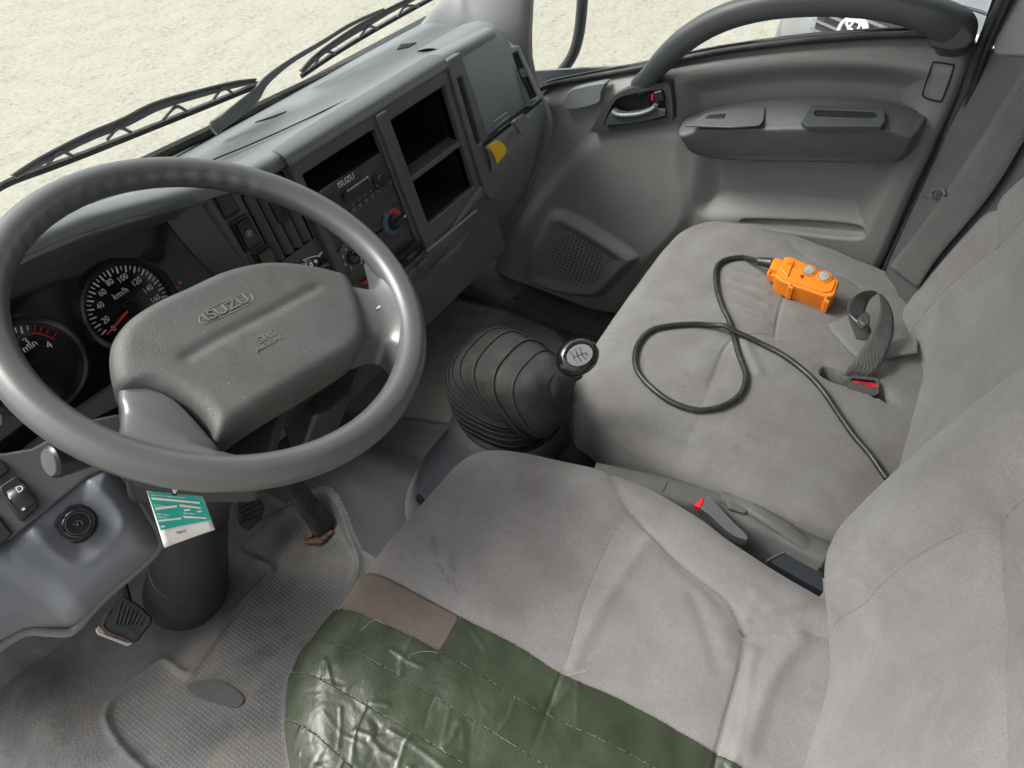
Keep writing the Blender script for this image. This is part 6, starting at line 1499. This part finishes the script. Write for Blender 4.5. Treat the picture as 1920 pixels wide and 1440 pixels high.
# =================================================================== OUTSIDE: WIPERS, MIRROR STAY, PARKED CAR
def wiper(label, blade, spine, arm, holes, bridge=None):
    t = thing('windshield_wiper', ong(blade[0], -.02), label, 'wiper', 'wipers on the windshield')
    B = catmull([ong(q, -.020) for q in blade], 8)
    tube('rubber_blade', B, .0042, M_BLACKR, t, seg=8, flat=.7)
    tube('blade_rail', B+(ong((500, 150), -.02)-ong((500, 156), -.02))*.9, .0022, M_STEEL, t, seg=6)
    S = catmull([ong(q, -.030) for q in spine], 8)
    n = len(S); w_ = np.interp(np.linspace(0, 1, n), [0, .12, .5, .88, 1], [.0015, .0045, .0085, .0045, .0015])
    upv = nrm(ong((500, 100), -.03)-ong((520, 160), -.03)); 
    R = [[S[i]+upv*w_[i]*.8, S[i]+upv*w_[i]*.3+A(0, .006, 0), S[i]-upv*w_[i]*.5] for i in range(n)]
    o = loft('blade_bridge', R, M_WIPER, t); s = o.modifiers.new('t', 'SOLIDIFY'); s.thickness = .003
    for (a, b, c) in (bridge or []):
        tube('claw', catmull([ong(a, -.024), ong(b, -.030), ong(c, -.024)], 5), .0024, M_WIPER, t, seg=8)
    Ar = catmull([ong(q, -.040) for q in arm], 6)
    tube('wiper_arm', Ar, [.010, .008, .0042, .0034, .003], M_WIPER, t, seg=10, flat=.6)
    return t
wiper('driver side wiper with long bridged blade lying low on the windshield', [(-15, 362), (22, 341), (120, 305), (240, 258), (380, 202), (494, 156)],
      [(28, 332), (85, 300), (170, 258), (235, 232), (300, 200), (380, 176), (440, 160), (482, 152)], [(400, 245), (440, 205), (492, 158), (500, 150)], [],
      [((85, 312), (112, 285), (135, 292)), ((200, 262), (222, 240), (245, 248)), ((305, 225), (330, 200), (352, 210)), ((400, 186), (418, 165), (435, 174))])
wiper('passenger side wiper on a thin bent arm, upper right of the other', [(565, 143), (630, 100), (700, 58), (790, 8), (880, -40)],
      [(568, 134), (600, 104), (650, 70), (700, 40), (745, 14), (830, -30)], [(400, 240), (470, 190), (498, 152), (545, 115), (600, 82), (660, 45), (720, 18)], [],
      [((590, 122), (606, 98), (628, 100)), ((672, 72), (690, 50), (708, 54)), ((745, 32), (760, 12), (785, 12))])
ms = catmull([onx(q, 1.47) for q in [(1095, -80), (1092, 0), (1086, 60), (1076, 98), (1060, 125), (1040, 148), (1012, 178), (990, 200)]], 6)
o = mesh('mirror_stay', *tube_data(ms, .0125, 14), M_HANDLE); tag(o, 'dusty bent mirror stay tube outside the side window', 'mirror stay')

# parked car nose beyond the side window
ce = on((1640, 22), A(0, 0, -1.38), A(0, 0, 1)); e1 = on((1500, 25), A(0, 0, -1.38), A(0, 0, 1)); e2 = on((1740, 90), A(0, 0, -1.30), A(0, 0, 1))
cr_ = nrm((e2-e1)*A(1, 1, 0)); cf_ = nrm(np.cross(cr_, A(0, 0, 1))); cf_ = cf_ if np.dot(cf_, -ce) > 0 else -cf_
car = thing('parked_car', A(ce[0], ce[1], -2.15)-cf_*2.0, 'silver parked car with round emblem on its grille, seen through the side window', 'car')
def cpnt(s, f, h): return A(ce[0], ce[1], -2.15)+cr_*s+cf_*f+A(0, 0, h)
NSX = 13; rows = []
for f, h, wd in [(.02, .22, .70), (.06, .35, .78), (.07, .50, .82), (.05, .62, .83), (.0, .70, .83), (-.06, .80, .82), (-.16, .87, .81), (-.45, .96, .80), (-.85, 1.03, .79), (-1.10, 1.06, .78), (-1.55, 1.34, .68), (-1.85, 1.46, .62), (-2.6, 1.48, .62), (-3.3, 1.42, .62), (-3.9, 1.10, .70), (-4.1, .95, .74), (-4.2, .40, .76)]:
    rows.append([cpnt(wd*s, f-.30*abs(s)**3*(1 if f > -1 else 0), h-.05*abs(s)**3) for s in np.linspace(-1, 1, NSX)])
rows = np.array(rows); body = catmull(rows.reshape(len(rows), -1), 4).reshape(-1, NSX, 3)
bo_ = loft('body_shell', body, M_PAINT, car)
for sgn in (-1, 1):
    sd = [[r[0 if sgn < 0 else -1], A(r[0 if sgn < 0 else -1][0], r[0 if sgn < 0 else -1][1], -1.9)+cr_*sgn*.03] for r in body]
    loft('side_panel', sd, M_PAINT, car, flip=sgn > 0)
def cq(s, f, h): return cpnt(s, f, h)
prism('grille', [cq(-.34, .055, .79), cq(.34, .055, .79), cq(.28, .105, .56), cq(-.28, .105, .56)], -cf_*.03, M_BLACKR, car, bevel=.01)
prism('lower_grille', [cq(-.50, .10, .46), cq(.50, .10, .46), cq(.44, .11, .28), cq(-.44, .11, .28)], -cf_*.03, M_BLACKR, car, bevel=.01)
for k in range(4): prism('grille_bar', [cq(-.31, .11, .60+.05*k), cq(.31, .11, .60+.05*k), cq(.31, .11, .612+.05*k), cq(-.31, .11, .612+.05*k)], -cf_*.01, M_PAINT, car)
ecc = cq(0, .135, .69); eu = nrm(cr_); ev = nrm(np.cross(cf_, cr_)); ev = ev if ev[2] > 0 else -ev
nf = nrm(cf_+A(0, 0, .35)); ev = nrm(np.cross(nf, eu)); ev = ev if ev[2] > 0 else -ev
def ell(name, ru, rv, r, c=ecc): tube(name, [c+eu*ru*math.cos(a)+ev*rv*math.sin(a) for a in np.linspace(0, 2*math.pi, 40, endpoint=False)], r, M_LAMP, car, seg=8, closed=True)
ell('emblem_ring', .088, .070, .011); ell('emblem_inner', .030, .062, .007); ell('emblem_bar', .058, .022, .007, ecc+ev*.028)
for sgn in (-1, 1):
    prism('headlight', [cq(sgn*a, b, c) for a, b, c in ([(.50, -.02, .80), (.78, -.20, .86), (.80, -.16, .72), (.54, .04, .66)])], -cf_*.04, M_LAMP, car, bevel=.015, bseg=3)
    for f in (-.75, -3.3):
        wcn = cq(sgn*.80, f, .31); w = lathe('wheel', wcn-cr_*sgn*.10, cr_*sgn, [(.20, 0), (.31, 0), (.315, .05), (.315, .16), (.30, .19), (.21, .19), (.20, .17), (.001, .165)], M_BLACKR, car, 32)
        lathe('rim', wcn+cr_*sgn*.07, cr_*sgn, [(.19, 0), (.19, .022), (.05, .03), (.001, .032)], M_SILVER, w, 24)
gap = [cq(-.62, -.12, .895), cq(-.45, -.13, .892), cq(-.25, -.10, .882), cq(0, -.085, .878), cq(.25, -.10, .882), cq(.45, -.13, .892), cq(.62, -.12, .895)]
tube('bonnet_gap', catmull(gap, 5), .008, M_VOID, car, seg=6)
wsh = [cq(-.66, -1.16, 1.10), cq(.66, -1.16, 1.10), cq(.56, -1.72, 1.41), cq(-.56, -1.72, 1.41)]
prism('windscreen', [p+A(0, 0, .02) for p in wsh], A(0, 0, -.01), M_GLOSS, car)
